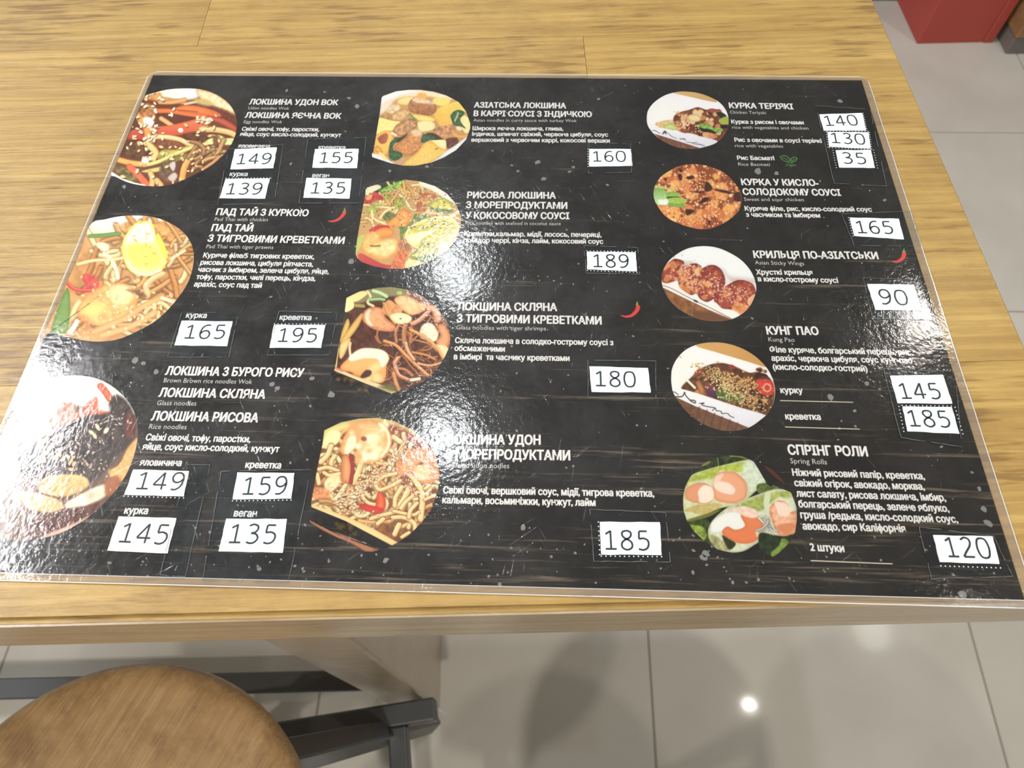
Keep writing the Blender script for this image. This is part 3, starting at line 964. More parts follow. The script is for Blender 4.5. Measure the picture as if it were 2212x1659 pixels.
    def SD(self, n, x, y, sx, sy, an=0, r=16, c=(240, 225, 190), e=(215, 180, 125), el=.55, sh=(90, 55, 30), al=1):
        ca, sa = math.cos(math.radians(an)), math.sin(math.radians(an))
        for k in range(n):
            p, q = rng.normal(0, sx), rng.normal(0, sy)
            X, Y = x + p * ca - q * sa, y + p * sa + q * ca
            t = rng.random() * PI; rr = r * (.75 + .5 * rng.random())
            if sh is not None: self.E(X + rr * .3, Y + rr * .45, rr, rr * el, t, sh, 10, a=.5)
            v = .88 + .2 * rng.random()
            self.E(X, Y, rr, rr * el, t, np.array(c) * v, 7, e=np.array(e) * v, a=al)
    def B(self, n, x0, x1, y0, y1, r, cols, el=.7, b=14, a=.9, e=None):
        """scatter of soft blobs"""
        for k in range(n):
            c = cols[rng.integers(len(cols))]
            rr = r * (.5 + rng.random())
            self.E(rng.uniform(x0, x1), rng.uniform(y0, y1), rr, rr * (el + .3 * rng.random()), rng.random() * PI, c, b, e=e, a=a)
    def TG(self, n, x0, x1, y0, y1, w, cols, L=300, dark=.62, an=None, hi=None, curl=1.2):
        """tangle of noodles"""
        for k in range(n):
            x, y = rng.uniform(x0, x1), rng.uniform(y0, y1)
            t = rng.random() * 2 * PI if an is None else math.radians(an) + rng.normal(0, .35)
            cu = rng.normal(0, curl)
            pts = []
            for i in range(6):
                pts.append((x, y)); x += L / 5 * math.cos(t); y += L / 5 * math.sin(t) * .8; t += cu / 5 + rng.normal(0, .12)
            c = np.array(cols[rng.integers(len(cols))], float) * (.92 + .14 * rng.random())
            self.S(pts, w * 1.35, c * dark * .75, b=w * .5, a=.6)
            self.S(pts, w, c, e=c * dark, h=(np.minimum(c * 1.18, 250) if hi is None else hi), b=8)
    def NZ(self, amp, s):
        n = vnoise(self.X / s, self.Y / s) * .6 + vnoise(self.X / s * 2.1 + 7, self.Y / s * 2.1) * .4 - .5
        self.col *= (1 + 2 * amp * n)[:, None]
    def done(self, label, gain=1.0, lift=0.0):
        N = self.N
        u, v = self.ox + self.X / self.s, self.oy + self.Y / self.s
        z = .00049
        d = np.stack([(u - CX) / F_PX, (v - CY) / F_PX, np.ones_like(u)], 0)
        D = (RM.T @ d).T
        Pw = CAM + D * ((z - CAM[2]) / D[:, 2])[:, None]
        i, j = np.meshgrid(np.arange(N - 1), np.arange(N - 1), indexing='ij')
        a = (i * N + j).ravel()
        F = np.stack([a, a + N, a + N + 1, a + 1], 1)   # seen from above after the y flip
        me = bpy.data.meshes.new('dish_photo')
        me.vertices.add(N * N); me.vertices.foreach_set('co', Pw.ravel())
        me.loops.add(F.size); me.loops.foreach_set('vertex_index', F.ravel())
        me.polygons.add(len(F)); me.polygons.foreach_set('loop_start', np.arange(len(F)) * 4)
        me.update(calc_edges=True)
        lin = s2l(np.clip(self.col, 0, 255)) * 1.13 * gain - .006 - lift * .5
        lum = lin @ np.array([.25, .62, .13])
        lin = lin * .88 + lum[:, None] * .12
        lin = np.clip(lin, .006, .84)
        at_ = me.color_attributes.new('Col', 'FLOAT_COLOR', 'POINT')
        at_.data.foreach_set('color', np.c_[lin, np.ones(len(lin))].ravel())
        o = link('dish_photo', me, M_PHOTO, menu)
        o['label'] = label
        return o

W_ = (238, 236, 232)
# 1 — noodles with beef, peppers and sesame, top left
D = Dish(230, 180, 7.373, [(600, 215), (780, 145), (1000, 95), (1250, 80), (1500, 95), (1700, 155), (1880, 260), (2000, 390), (2070, 560), (2070, 750), (2000, 950), (1880, 1120), (1680, 1300), (1450, 1430), (1150, 1570), (900, 1635), (600, 1630), (350, 1580), (150, 1490), (75, 1440), (200, 1180), (330, 880), (450, 600), (530, 400)], (120, 70, 45), 230)
D.P([(600, 200), (900, 90), (1300, 60), (1500, 90), (1450, 230), (1200, 270), (900, 230)], (235, 222, 195), 60, g=(228, 228, 228), ga=0)
D.P([(1440, 100), (1700, 140), (2000, 350), (2060, 500), (1900, 440), (1650, 350), (1500, 260)], (235, 215, 175), 50, e=(200, 150, 90), m=.15)
D.P([(600, 220), (850, 150), (920, 230), (1250, 270), (1200, 340), (900, 300), (700, 330)], (205, 150, 85), 40, m=.2)
D.P([(640, 260), (900, 300), (1180, 330), (1100, 390), (800, 400), (640, 340)], (120, 65, 35), 50)
D.S([(850, 300), (1050, 300), (1250, 260)], 70, (225, 175, 110), e=(180, 120, 60))
D.S([(1250, 330), (1400, 300), (1480, 290)], 45, (225, 205, 170), e=(170, 120, 70))
D.P([(560, 330), (750, 350), (800, 450), (780, 560), (620, 600), (540, 480)], (175, 120, 70), 50, m=.3)
D.P([(1500, 330), (1700, 380), (1900, 450), (2050, 600), (2050, 700), (1800, 560), (1500, 420)], (120, 60, 40), 60, m=.2)
D.P([(1400, 250), (1600, 250), (1700, 330), (1600, 360), (1450, 320)], (200, 180, 110), 50)
D.P([(800, 480), (1200, 490), (1600, 540), (1500, 620), (1100, 640), (850, 600)], (110, 58, 38), 40)
D.S([(800, 440), (1000, 440), (1250, 480), (1500, 520), (1650, 560)], 80, (222, 130, 60), e=(180, 80, 40))
D.P([(1090, 400), (1250, 350), (1500, 370), (1750, 450), (1830, 520), (1700, 540), (1450, 500), (1200, 450)], (228, 150, 60), 16, e=(205, 105, 45), g=(215, 115, 55), ga=70)
D.S([(1150, 430), (1300, 440), (1450, 455)], 26, (190, 90, 50))
D.P([(1600, 520), (1850, 560), (2060, 680), (2060, 770), (1950, 720), (1800, 640), (1650, 580)], (205, 105, 70), 18, e=(175, 65, 45))
D.S([(870, 560), (950, 610), (1050, 680)], 80, (228, 190, 130), e=(170, 110, 60))
D.P([(390, 760), (520, 730), (640, 770), (640, 860), (550, 900), (340, 880)], (205, 95, 70), 18, g=(190, 70, 60))
D.P([(700, 700), (1000, 670), (1300, 600), (1550, 540), (1650, 600), (1640, 680), (1450, 770), (1200, 820), (1000, 830), (760, 800)], (226, 140, 85), 14, g=(205, 90, 60), ga=90, e=(205, 95, 55), ew=40)
D.S([(470, 480), (560, 600), (640, 720), (660, 820)], 110, (235, 165, 85), e=(205, 125, 60))
D.P([(580, 560), (680, 540), (760, 600), (720, 690), (630, 690)], (243, 236, 225), 30)
D.P([(250, 1100), (350, 940), (600, 910), (700, 1000), (680, 1100), (560, 1180), (350, 1170)], (112, 78, 48), 40, m=.25, e=(90, 55, 38))
D.P([(700, 900), (1000, 880), (1250, 960), (1300, 1060), (1000, 1080), (760, 1000)], (140, 88, 58), 40, m=.25)
D.P([(1200, 820), (1550, 760), (1700, 800), (1600, 920), (1430, 960)], (112, 66, 42), 30, m=.2)
D.S([(1520, 730), (1750, 740), (1950, 780), (2060, 830)], 95, (232, 196, 130), e=(190, 140, 75), h=(245, 218, 165))
D.S([(620, 960), (700, 870), (900, 850), (1150, 890), (1300, 960), (1430, 1000)], 78, (238, 205, 145), e=(200, 150, 85), h=(248, 228, 185))
D.S([(640, 900), (700, 1000), (780, 1100), (740, 1200)], 105, (238, 208, 140), e=(205, 155, 80))
D.P([(1560, 960), (1650, 880), (1780, 820), (1900, 870), (2030, 880), (2000, 970), (1800, 980)], (212, 218, 135), 24, g=(225, 225, 160), m=.15)
D.P([(820, 1150), (900, 1060), (1100, 1060), (1300, 1000), (1250, 1100), (1000, 1180), (850, 1240)], (185, 180, 85), 30, m=.25)
D.P([(900, 1250), (1150, 1150), (1350, 1110), (1300, 1180), (1050, 1260)], (140, 135, 60), 30)
D.S([(200, 1220), (400, 1270), (600, 1300), (850, 1240), (1100, 1120), (1400, 1010), (1600, 960)], 62, (222, 210, 130), e=(190, 160, 70), h=(235, 228, 165))
D.S([(200, 1220), (400, 1270), (600, 1290)], 90, (228, 182, 95), e=(195, 140, 60))
D.S([(1430, 1050), (1330, 1180), (1240, 1350), (1200, 1560)], 100, (222, 170, 85), e=(180, 120, 50), h=(235, 195, 120))
D.TG(14, 1300, 1800, 1050, 1400, 60, [(190, 140, 85), (150, 95, 55), (205, 160, 100)], 350, an=-50)
D.P([(140, 1330), (350, 1350), (480, 1450), (500, 1560), (350, 1560), (180, 1450)], (125, 110, 55), 50, m=.4)
D.S([(370, 1330), (470, 1420), (560, 1520), (650, 1620)], 110, (222, 120, 75), e=(200, 90, 50))
D.P([(560, 1400), (750, 1350), (900, 1330), (850, 1400), (650, 1420)], (205, 200, 120), 20)
D.P([(900, 1250), (1100, 1250), (1100, 1400), (1000, 1560), (880, 1500), (840, 1400)], (120, 95, 70), 50, m=.3)
D.P([(1000, 1300), (1080, 1240), (1100, 1320), (1060, 1400)], (205, 195, 190), 24)
D.P([(980, 1500), (1080, 1420), (1130, 1480), (1060, 1570)], (205, 190, 180), 30)
D.S([(700, 1430), (730, 1520), (720, 1620)], 90, (225, 195, 130), e=(190, 140, 75))
D.S([(800, 1550), (860, 1620)], 100, (225, 190, 120), e=(185, 135, 70))
D.S([(80, 1440), (250, 1540), (450, 1610), (600, 1640)], 60, W_, e=(215, 205, 195))
D.SD(60, 700, 700, 170, 330, 0, 36, (248, 235, 210), (235, 205, 160))
D.SD(50, 1200, 1150, 500, 260, 0, 34, (240, 215, 165), (215, 175, 110))
D.SD(16, 1560, 590, 80, 40, 0, 36, (245, 225, 200), (235, 195, 150))
D.E(1180, 748, 42, 36, 0, (248, 240, 215), 10)
D.E(620, 1230, 60, 44, 0, (250, 242, 230), 10)
D.done('round photo of stir-fried noodles with peppers and sesame', 1.0, .02)

# 2 — pad thai with a lemon wedge
D = Dish(90, 450, 6.144, [(650, 215), (850, 145), (1050, 105), (1250, 95), (1450, 110), (1650, 170), (1850, 290), (1970, 440), (2020, 620), (1990, 850), (1900, 1060), (1700, 1320), (1500, 1500), (1250, 1640), (1000, 1740), (700, 1768), (400, 1720), (130, 1650), (20, 1700), (200, 1320), (330, 1000), (500, 600)], (205, 155, 95), 250)
D.NZ(.12, 120)
D.P([(600, 200), (1000, 80), (1500, 100), (1600, 160), (1450, 200), (1100, 200), (1050, 300), (800, 340), (600, 320)], (235, 233, 228), 40, g=(225, 215, 195))
D.P([(1080, 200), (1250, 170), (1300, 260), (1080, 330), (960, 350)], (215, 165, 100), 30, m=.2)
D.TG(60, 500, 1900, 380, 1600, 62, [(218, 170, 108), (205, 152, 90), (228, 188, 130), (196, 140, 80), (232, 200, 148)], 520, .74)
D.P([(1500, 200), (1800, 280), (1950, 500), (1980, 800), (1800, 700), (1650, 500)], (222, 165, 95), 60, m=.2)
D.TG(14, 1600, 1900, 380, 800, 48, [(218, 168, 100), (196, 140, 75), (235, 205, 160)], 380, .7)
D.S([(640, 370), (800, 360), (1030, 335)], 52, (120, 160, 85), e=(95, 135, 60))
D.P([(720, 480), (800, 450), (890, 490), (880, 560), (800, 560)], (242, 225, 190), 16)
D.P([(560, 1000), (800, 930), (700, 900), (900, 960), (760, 960)], (150, 100, 60), 30, a=.7)
D.S([(830, 600), (930, 690), (990, 820), (1010, 920)], 56, (245, 235, 210), e=(220, 195, 155))
D.S([(480, 740), (700, 690), (950, 680), (1150, 630), (1280, 540)], 44, (240, 215, 165), e=(210, 170, 115))
D.P([(1240, 200), (1400, 170), (1480, 220), (1530, 400), (1620, 600), (1660, 720), (1560, 850), (1400, 890), (1200, 850), (1110, 730), (1070, 560), (1090, 400)], (238, 232, 150), 14, e=(226, 214, 60), ew=50)
D.P([(1250, 230), (1400, 190), (1460, 240), (1500, 400), (1400, 460), (1250, 440), (1120, 460), (1130, 370)], (243, 240, 205), 50)
D.P([(1150, 520), (1400, 480), (1530, 560), (1580, 700), (1500, 780), (1300, 780), (1180, 700)], (234, 226, 95), 60, m=.08)
D.S([(1540, 350), (1600, 500), (1660, 650)], 70, (235, 215, 80), e=(225, 200, 70), taper=.5)
D.S([(1130, 700), (1230, 830), (1400, 880), (1580, 820)], 44, (246, 242, 205), e=(236, 225, 120))
D.SD(14, 1380, 520, 130, 190, 0, 24, (222, 190, 100), (205, 165, 80), .4, None)
D.P([(540, 890), (640, 870), (750, 960), (720, 1050), (620, 1090), (560, 1000)], (208, 92, 85), 14, m=.15)
D.S([(340, 990), (420, 1060), (560, 1090), (700, 1070), (740, 990)], 50, (212, 85, 72), e=(190, 60, 50), h=(230, 140, 120))
D.P([(330, 1060), (370, 1130), (380, 1300), (370, 1500), (330, 1650), (200, 1660), (120, 1640), (220, 1300)], (128, 160, 85), 14, e=(105, 140, 65))
D.P([(480, 1420), (480, 1300), (600, 1150), (800, 1020), (1000, 980), (1200, 1050), (1270, 1200), (1240, 1380), (1050, 1520), (800, 1560), (600, 1530)], (232, 180, 110), 26, e=(205, 140, 75), m=.14, ms=60)
D.P([(900, 1060), (1100, 1020), (1200, 1120), (1150, 1250), (950, 1250)], (243, 215, 160), 60, m=.15)
D.P([(560, 1330), (700, 1260), (850, 1300), (760, 1400), (600, 1420)], (240, 205, 120), 60)
D.SD(40, 950, 1200, 190, 150, 0, 24, (248, 228, 185), (235, 195, 130), .6, None)
D.S([(1400, 1160), (1390, 1030), (1480, 930), (1600, 870)], 84, (228, 195, 140), e=(195, 145, 85), h=(240, 218, 175))
D.S([(500, 1240), (440, 1330), (400, 1450)], 66, (238, 215, 165), e=(210, 170, 110))
D.S([(470, 1500), (420, 1590), (370, 1650)], 62, (242, 238, 225), e=(220, 200, 170))
D.S([(700, 1640), (1100, 1460), (1350, 1300), (1600, 1180)], 80, (228, 182, 120), e=(200, 145, 85))
D.S([(800, 1690), (1200, 1560), (1500, 1380)], 80, (230, 185, 125), e=(205, 150, 90))
D.S([(1600, 1190), (1780, 1250)], 50, (240, 225, 200), e=(220, 190, 150))
D.S([(1720, 670), (1850, 590), (1900, 560)], 40, (238, 222, 190), e=(210, 180, 135))
D.P([(1120, 1080), (1300, 1100), (1400, 1170), (1300, 1190), (1260, 1150)], (135, 95, 62), 40, a=.8)
D.SD(40, 1300, 1400, 260, 120, -35, 26, (245, 222, 175), (228, 188, 125), .6, None)
D.done('round photo of rice noodles with lemon wedge and chicken', 1.0, .02)

# 3 — beef noodles, lower left
D = Dish(0, 800, 4.365, [(215, 165), (400, 90), (600, 55), (760, 50), (950, 90), (1120, 200), (1250, 360), (1300, 560), (1270, 780), (1180, 1000), (1050, 1180), (850, 1370), (600, 1520), (350, 1590), (100, 1600), (-200, 1500), (-260, 1480), (-120, 1000), (40, 560)], (120, 90, 70), 270)
D.P([(0, 200), (400, 80), (800, 40), (1150, 200), (1290, 400), (1000, 420), (600, 300), (200, 400)], (225, 223, 220), 30)
D.S([(950, 150), (1000, 210), (1050, 290)], 66, (215, 110, 60), e=(190, 80, 40))
D.P([(520, 380), (680, 300), (720, 400), (900, 250), (940, 370), (1050, 400), (900, 460), (700, 480), (500, 520), (420, 440)], (205, 110, 75), 24, m=.2)
D.P([(160, 300), (350, 260), (500, 300), (600, 330), (450, 420), (480, 600), (300, 640), (180, 500)], (228, 208, 165), 40, m=.15)
D.P([(1030, 300), (1100, 230), (1220, 320), (1280, 500), (1250, 650), (1150, 780), (1050, 880), (900, 1040), (700, 1080), (400, 1020), (150, 950), (100, 800), (250, 700), (550, 560), (800, 430), (1020, 400)], (72, 58, 52), 30, m=.3, ms=50)
D.P([(1200, 400), (1270, 480), (1240, 640), (1180, 600)], (120, 60, 45), 30)
D.P([(1300, 640), (1200, 740), (1130, 880), (1030, 950), (1050, 1010), (1150, 1040), (1250, 860)], (222, 180, 110), 20, m=.15)
D.P([(360, 1100), (450, 1000), (700, 980), (830, 1030), (800, 1120), (600, 1190), (420, 1160)], (222, 180, 115), 20, m=.15)
D.P([(620, 1250), (900, 1100), (1000, 1080), (1020, 1160), (900, 1240), (700, 1310)], (225, 215, 190), 24, m=.15)
D.P([(1000, 1030), (1130, 1000), (1100, 1130), (1000, 1180)], (175, 110, 70), 30)
D.P([(200, 1150), (500, 1200), (600, 1280), (480, 1340), (250, 1290)], (222, 185, 125), 24)
D.P([(560, 1330), (850, 1270), (950, 1250), (820, 1390), (600, 1500), (300, 1580), (250, 1450)], (105, 66, 56), 30, m=.3)
D.P([(420, 1560), (700, 1440), (850, 1370), (700, 1500), (500, 1580)], (215, 180, 160), 16)
D.SD(70, 700, 780, 260, 150, 40, 15, (225, 205, 180), (180, 150, 120), .5, None)
D.SD(30, 1050, 480, 110, 60, 20, 14, (230, 220, 215), (180, 160, 150), .4, None)
D.SD(14, 600, 830, 120, 60, 20, 24, (238, 215, 170), (210, 175, 120), .55)
D.SD(4, 930, 600, 60, 60, 20, 28, (240, 228, 195), (220, 200, 150), .55)
D.done('round photo of dark beef noodles with sesame, bleached by glare', .95, .01)

# 4 — curry noodles with turkey
D = Dish(790, 180, 9.217, [(318, 280), (350, 250), (600, 160), (850, 130), (1100, 130), (1350, 165), (1600, 240), (1850, 370), (2000, 560), (2080, 800), (2080, 900), (2000, 1120), (1800, 1330), (1550, 1480), (1300, 1580), (1000, 1640), (750, 1640), (500, 1590), (250, 1510), (130, 1470), (120, 1400), (150, 1370), (220, 950), (280, 600)], (200, 160, 90), 200, sharp=True)
D.P([(280, 280), (850, 110), (1600, 220), (1700, 330), (1200, 260), (900, 280), (600, 330), (450, 500), (280, 620)], (228, 212, 195), 60, g=(236, 222, 195), ga=0)
D.P([(300, 290), (700, 140), (1000, 150), (650, 240), (420, 340), (320, 400)], (235, 235, 236), 40)
D.P([(1340, 320), (1480, 280), (1680, 330), (1620, 440), (1500, 450), (1360, 400)], (238, 214, 110), 18)
D.P([(1380, 540), (1500, 470), (1820, 370), (1990, 560), (1700, 620), (1720, 800), (1540, 880), (1420, 760), (1360, 640)], (238, 210, 95), 20, g=(232, 185, 70), ga=120)
D.P([(1900, 640), (2060, 700), (2090, 900), (2000, 1000), (1900, 850)], (238, 222, 160), 24)
D.P([(620, 380), (700, 290), (900, 250), (940, 320), (830, 430), (700, 420)], (238, 220, 150), 14, e=(225, 190, 110))
D.P([(1040, 200), (1160, 190), (1220, 240), (1180, 310), (1030, 290)], (232, 180, 85), 20)
D.P([(860, 400), (950, 300), (1200, 330), (1380, 420), (1400, 560), (1250, 640), (1000, 600), (870, 540)], (198, 140, 85), 20, e=(160, 100, 55), m=.2, g=(175, 115, 65))
D.P([(940, 300), (1100, 300), (1350, 370), (1330, 420), (1100, 390), (950, 370)], (228, 200, 170), 30, m=.15)
D.P([(420, 560), (480, 440), (640, 420), (680, 520), (560, 600)], (225, 200, 165), 40, m=.15)
D.P([(500, 700), (600, 560), (780, 510), (880, 560), (820, 680), (640, 760)], (222, 185, 130), 24, e=(190, 140, 85), m=.15)
D.P([(290, 660), (400, 600), (520, 620), (480, 720), (380, 700)], (190, 145, 85), 24, m=.2)
D.P([(240, 700), (500, 740), (700, 780), (560, 920), (400, 960), (200, 1000)], (238, 222, 140), 14)
D.P([(910, 630), (1050, 620), (1340, 680), (1350, 760), (1150, 760), (1000, 720)], (240, 220, 130), 14, e=(225, 185, 80))
D.P([(1050, 770), (1300, 760), (1380, 860), (1300, 930), (1100, 960), (1040, 860)], (240, 218, 165), 18)
D.P([(560, 900), (650, 800), (880, 700), (1020, 760), (1000, 880), (850, 990), (700, 1050), (560, 980)], (200, 155, 100), 20, e=(160, 110, 65), m=.25)
D.S([(880, 620), (950, 680), (1010, 730)], 36, (130, 155, 90))
D.P([(190, 1080), (260, 1000), (380, 940), (500, 960), (540, 1060), (520, 1200), (440, 1380), (330, 1440), (170, 1370)], (236, 196, 90), 14, e=(220, 165, 60))
D.P([(240, 1100), (320, 1020), (420, 990), (450, 1060), (400, 1180), (300, 1200)], (160, 85, 50), 24, g=(195, 115, 75), ga=0)
D.P([(210, 1240), (300, 1290), (340, 1380), (200, 1370)], (235, 185, 75), 14, e=(205, 135, 50))
D.S([(520, 990), (600, 1030)], 46, (240, 220, 180))
D.P([(640, 1180), (800, 1060), (830, 1000), (700, 1070), (570, 1090)], (75, 65, 50), 24)
D.P([(560, 1280), (700, 1150), (880, 1010), (1000, 930), (1150, 1000), (1130, 1200), (1000, 1380), (830, 1450), (700, 1400)], (208, 148, 82), 16, e=(180, 115, 55), m=.18, ms=30)
D.P([(900, 960), (1000, 920), (1120, 960), (1080, 1040), (980, 1050)], (226, 200, 160), 40)
D.P([(1200, 1000), (1350, 990), (1500, 1080), (1560, 1140), (1400, 1130), (1250, 1080)], (80, 60, 45), 24)
D.P([(1340, 930), (1500, 860), (1720, 820), (1850, 900), (1700, 1000), (1580, 1100), (1450, 1020)], (196, 145, 100), 24, m=.3)
D.P([(1720, 900), (1850, 1010), (2030, 1000), (2030, 1080), (1850, 1110), (1720, 1040)], (228, 180, 100), 16, e=(200, 140, 70))
D.E(1860, 900, 60, 40, .3, (235, 215, 180), 20)
D.P([(1620, 1100), (1800, 1080), (1850, 1160), (1750, 1260), (1640, 1300), (1590, 1200)], (120, 68, 55), 24, m=.3)
D.P([(1180, 1180), (1400, 1130), (1590, 1140), (1580, 1320), (1450, 1300), (1300, 1250)], (238, 225, 170), 14)
D.P([(780, 1560), (1000, 1400), (1180, 1180), (1330, 1160), (1450, 1260), (1620, 1350), (1480, 1470), (1250, 1600), (1000, 1650), (760, 1640)], (235, 196, 85), 16, g=(228, 200, 100), e=(220, 170, 65))
D.E(1410, 1305, 34, 20, 0, (190, 140, 70), 10)
D.P([(1600, 1350), (1800, 1220), (2020, 1060), (1960, 1200), (1750, 1380), (1500, 1500), (1280, 1590), (1450, 1480)], (232, 232, 234), 14, e=(205, 205, 210))
for a in ([(1690, 640), (1760, 560), (1850, 530), (1960, 570), (1940, 640), (1880, 700), (1900, 780), (1990, 900), (1880, 850), (1760, 830), (1710, 730)],
          [(490, 1180), (620, 1090), (630, 1150), (550, 1230), (560, 1330), (700, 1380), (730, 1450), (640, 1520), (500, 1540), (460, 1400)],
          [(1100, 1130), (1150, 1010), (1250, 1050), (1370, 1050), (1380, 1110), (1250, 1140), (1150, 1190)]):
    D.P(a, (75, 115, 70), 14, e=(45, 85, 50), m=.45, ms=22)
D.S([(1780, 740), (1820, 650), (1840, 590)], 34, (195, 190, 150))
D.P([(140, 1400), (300, 1440), (560, 1590), (640, 1640), (300, 1560), (120, 1480)], (228, 222, 228), 10)
D.P([(420, 1450), (600, 1560), (760, 1480), (740, 1640), (620, 1620)], (205, 165, 130), 24)
D.S([(280, 1400), (400, 1500)], 60, (236, 215, 140))
D.NZ(.05, 30)
D.done('photo of wide yellow noodles with turkey and greens', .97)

# 5 — rice noodles with seafood and lime
D = Dish(750, 380, 7.9, [(315, 210), (560, 120), (800, 75), (1000, 65), (1250, 95), (1500, 175), (1700, 300), (1850, 470), (1940, 680), (1940, 850), (1860, 1080), (1700, 1280), (1450, 1430), (1200, 1530), (950, 1585), (700, 1585), (450, 1540), (250, 1470), (170, 1400), (140, 1330), (170, 1080), (210, 850), (270, 520), (310, 330)], (205, 165, 100), 210, sharp=True)
D.P([(300, 200), (600, 90), (950, 60), (950, 150), (700, 280), (500, 290)], (60, 75, 40), 24)
D.TG(70, 300, 1800, 150, 800, 36, [(235, 195, 110), (225, 170, 85), (240, 210, 150), (222, 172, 105)], 300, .84)
D.P([(1250, 100), (1500, 170), (1720, 310), (1850, 470), (1700, 400), (1450, 250), (1260, 170)], (236, 226, 210), 24)
D.P([(315, 220), (500, 150), (580, 200), (450, 270), (320, 330)], (225, 218, 190), 14)
D.P([(540, 260), (700, 170), (900, 90), (960, 100), (850, 220), (700, 260), (620, 300)], (150, 185, 75), 18, m=.3, ms=25)
D.P([(290, 400), (420, 300), (540, 300), (620, 400), (500, 420), (400, 470), (290, 470)], (205, 70, 62), 16, m=.2)
D.P([(340, 340), (430, 320), (400, 400), (330, 410)], (232, 170, 90), 20)
for (x, y, r) in [(680, 360, 60), (420, 580, 90), (500, 480, 60), (900, 450, 90), (850, 520, 60)]:
    D.E(x, y, r, r * .7, .3, (190, 195, 85), 40, e=(140, 160, 60))
D.S([(420, 600), (440, 720), (600, 800), (700, 850)], 40, (240, 225, 175), e=(215, 185, 120))
D.S([(560, 720), (660, 600), (800, 540)], 40, (240, 225, 175), e=(215, 185, 120))
D.P([(610, 690), (700, 610), (800, 640), (840, 700), (720, 790), (640, 760)], (125, 130, 70), 20, m=.3)
D.P([(690, 780), (850, 680), (950, 580), (1080, 620), (1070, 760), (980, 880), (800, 880), (700, 850)], (236, 170, 70), 16, e=(215, 130, 45), m=.15)
D.B(40, 1200, 1600, 300, 650, 40, [(215, 150, 85), (190, 110, 60), (235, 200, 140)], a=.6)
D.P([(1370, 520), (1500, 420), (1620, 370), (1760, 440), (1800, 560), (1720, 620), (1550, 590)], (218, 206, 80), 20, e=(150, 160, 60), m=.2)
D.P([(1370, 530), (1550, 560), (1800, 580), (1720, 640), (1500, 600)], (110, 135, 75), 24, m=.4, ms=18)
D.S([(1780, 690), (1900, 610)], 70, (235, 215, 175), e=(205, 170, 120))
D.S([(1160, 680), (1120, 780), (1000, 900), (930, 960), (930, 1060)], 44, (130, 155, 65), e=(90, 120, 45))
D.P([(1160, 740), (1250, 680), (1390, 650), (1350, 720), (1200, 780)], (120, 150, 70), 16, m=.25)
D.P([(880, 860), (1000, 880), (1020, 940), (920, 1000), (900, 920)], (110, 140, 60), 16)
D.P([(380, 920), (500, 850), (680, 840), (720, 900), (560, 940), (400, 950)], (200, 65, 50), 14)
D.P([(480, 940), (640, 880), (780, 920), (790, 1000), (680, 1050), (500, 1040)], (236, 165, 60), 16, e=(220, 130, 45))
D.P([(250, 1180), (290, 1020), (420, 950), (560, 1000), (560, 1080), (650, 1090), (800, 1060), (880, 1150), (860, 1270), (740, 1390), (560, 1430), (380, 1350), (260, 1280)], (238, 190, 110), 16, e=(225, 155, 70), m=.12)
D.P([(560, 1180), (640, 1100), (780, 1090), (840, 1180), (760, 1320), (600, 1360), (400, 1300), (380, 1220), (560, 1230)], (242, 212, 150), 50, m=.12)
D.S([(400, 1190), (450, 1200), (560, 1190)], 26, (130, 130, 60))
D.P([(180, 1060), (290, 1000), (270, 1100), (230, 1200), (160, 1300), (150, 1250)], (190, 200, 100), 16)
D.P([(180, 1380), (230, 1320), (400, 1400), (600, 1500), (760, 1530), (700, 1600), (450, 1560), (260, 1490)], (208, 78, 72), 14, g=(190, 70, 70), ga=0)
D.P([(760, 1500), (830, 1340), (900, 1270), (1030, 1310), (1000, 1420), (960, 1570), (760, 1590)], (215, 120, 65), 20, m=.25)
D.P([(900, 1100), (1050, 1080), (1120, 1200), (1060, 1280), (900, 1260)], (190, 130, 80), 24, m=.2)
D.P([(990, 1040), (1010, 940), (1120, 840), (1350, 740), (1600, 680), (1800, 720), (1900, 840), (1890, 960), (1750, 1120), (1550, 1220), (1350, 1250), (1180, 1230), (1050, 1150)], (224, 216, 110), 14, e=(238, 234, 190), ew=60, g=(215, 205, 100))
D.P([(1090, 900), (1300, 790), (1600, 740), (1800, 800), (1830, 920), (1680, 1090), (1450, 1170), (1200, 1200), (1150, 1110), (1400, 1000), (1430, 940), (1080, 1010)], (210, 198, 70), 30, m=.1)
D.P([(1040, 1010), (1440, 940), (1300, 1050), (1160, 1170), (1060, 1110)], (238, 232, 180), 24)
for x, y in [(1095, 888), (1290, 890), (1360, 873), (1450, 853), (1425, 787), (1500, 735), (1665, 780), (1645, 822), (1380, 1165), (1325, 1265), (1180, 1330), (1320, 1350)]:
    D.E(x, y, 24, 11, -.4, (62, 62, 30), 8)
D.P([(1060, 1360), (1200, 1260), (1260, 1130), (1330, 1180), (1500, 1200), (1540, 1300), (1500, 1400), (1300, 1440), (1150, 1420)], (205, 200, 85), 20, m=.3, ms=20, e=(150, 155, 65))
D.P([(1120, 1420), (1250, 1380), (1400, 1330), (1540, 1330), (1450, 1420), (1280, 1470)], (125, 145, 85), 24, m=.4, ms=16)
D.P([(1000, 1560), (1010, 1450), (1150, 1430), (1300, 1500), (1150, 1550)], (240, 215, 150), 16)
D.P([(1560, 1250), (1800, 1120), (1830, 1130), (1650, 1310), (1560, 1360)], (232, 190, 130), 16)
for k in range(90):
    D.E(rng.uniform(280, 1700), rng.uniform(140, 900), 16, 8, rng.random() * 3, (75, 60, 35), 8, a=.75)
D.done('photo of rice noodles with seafood, broccoli and lime', .96)

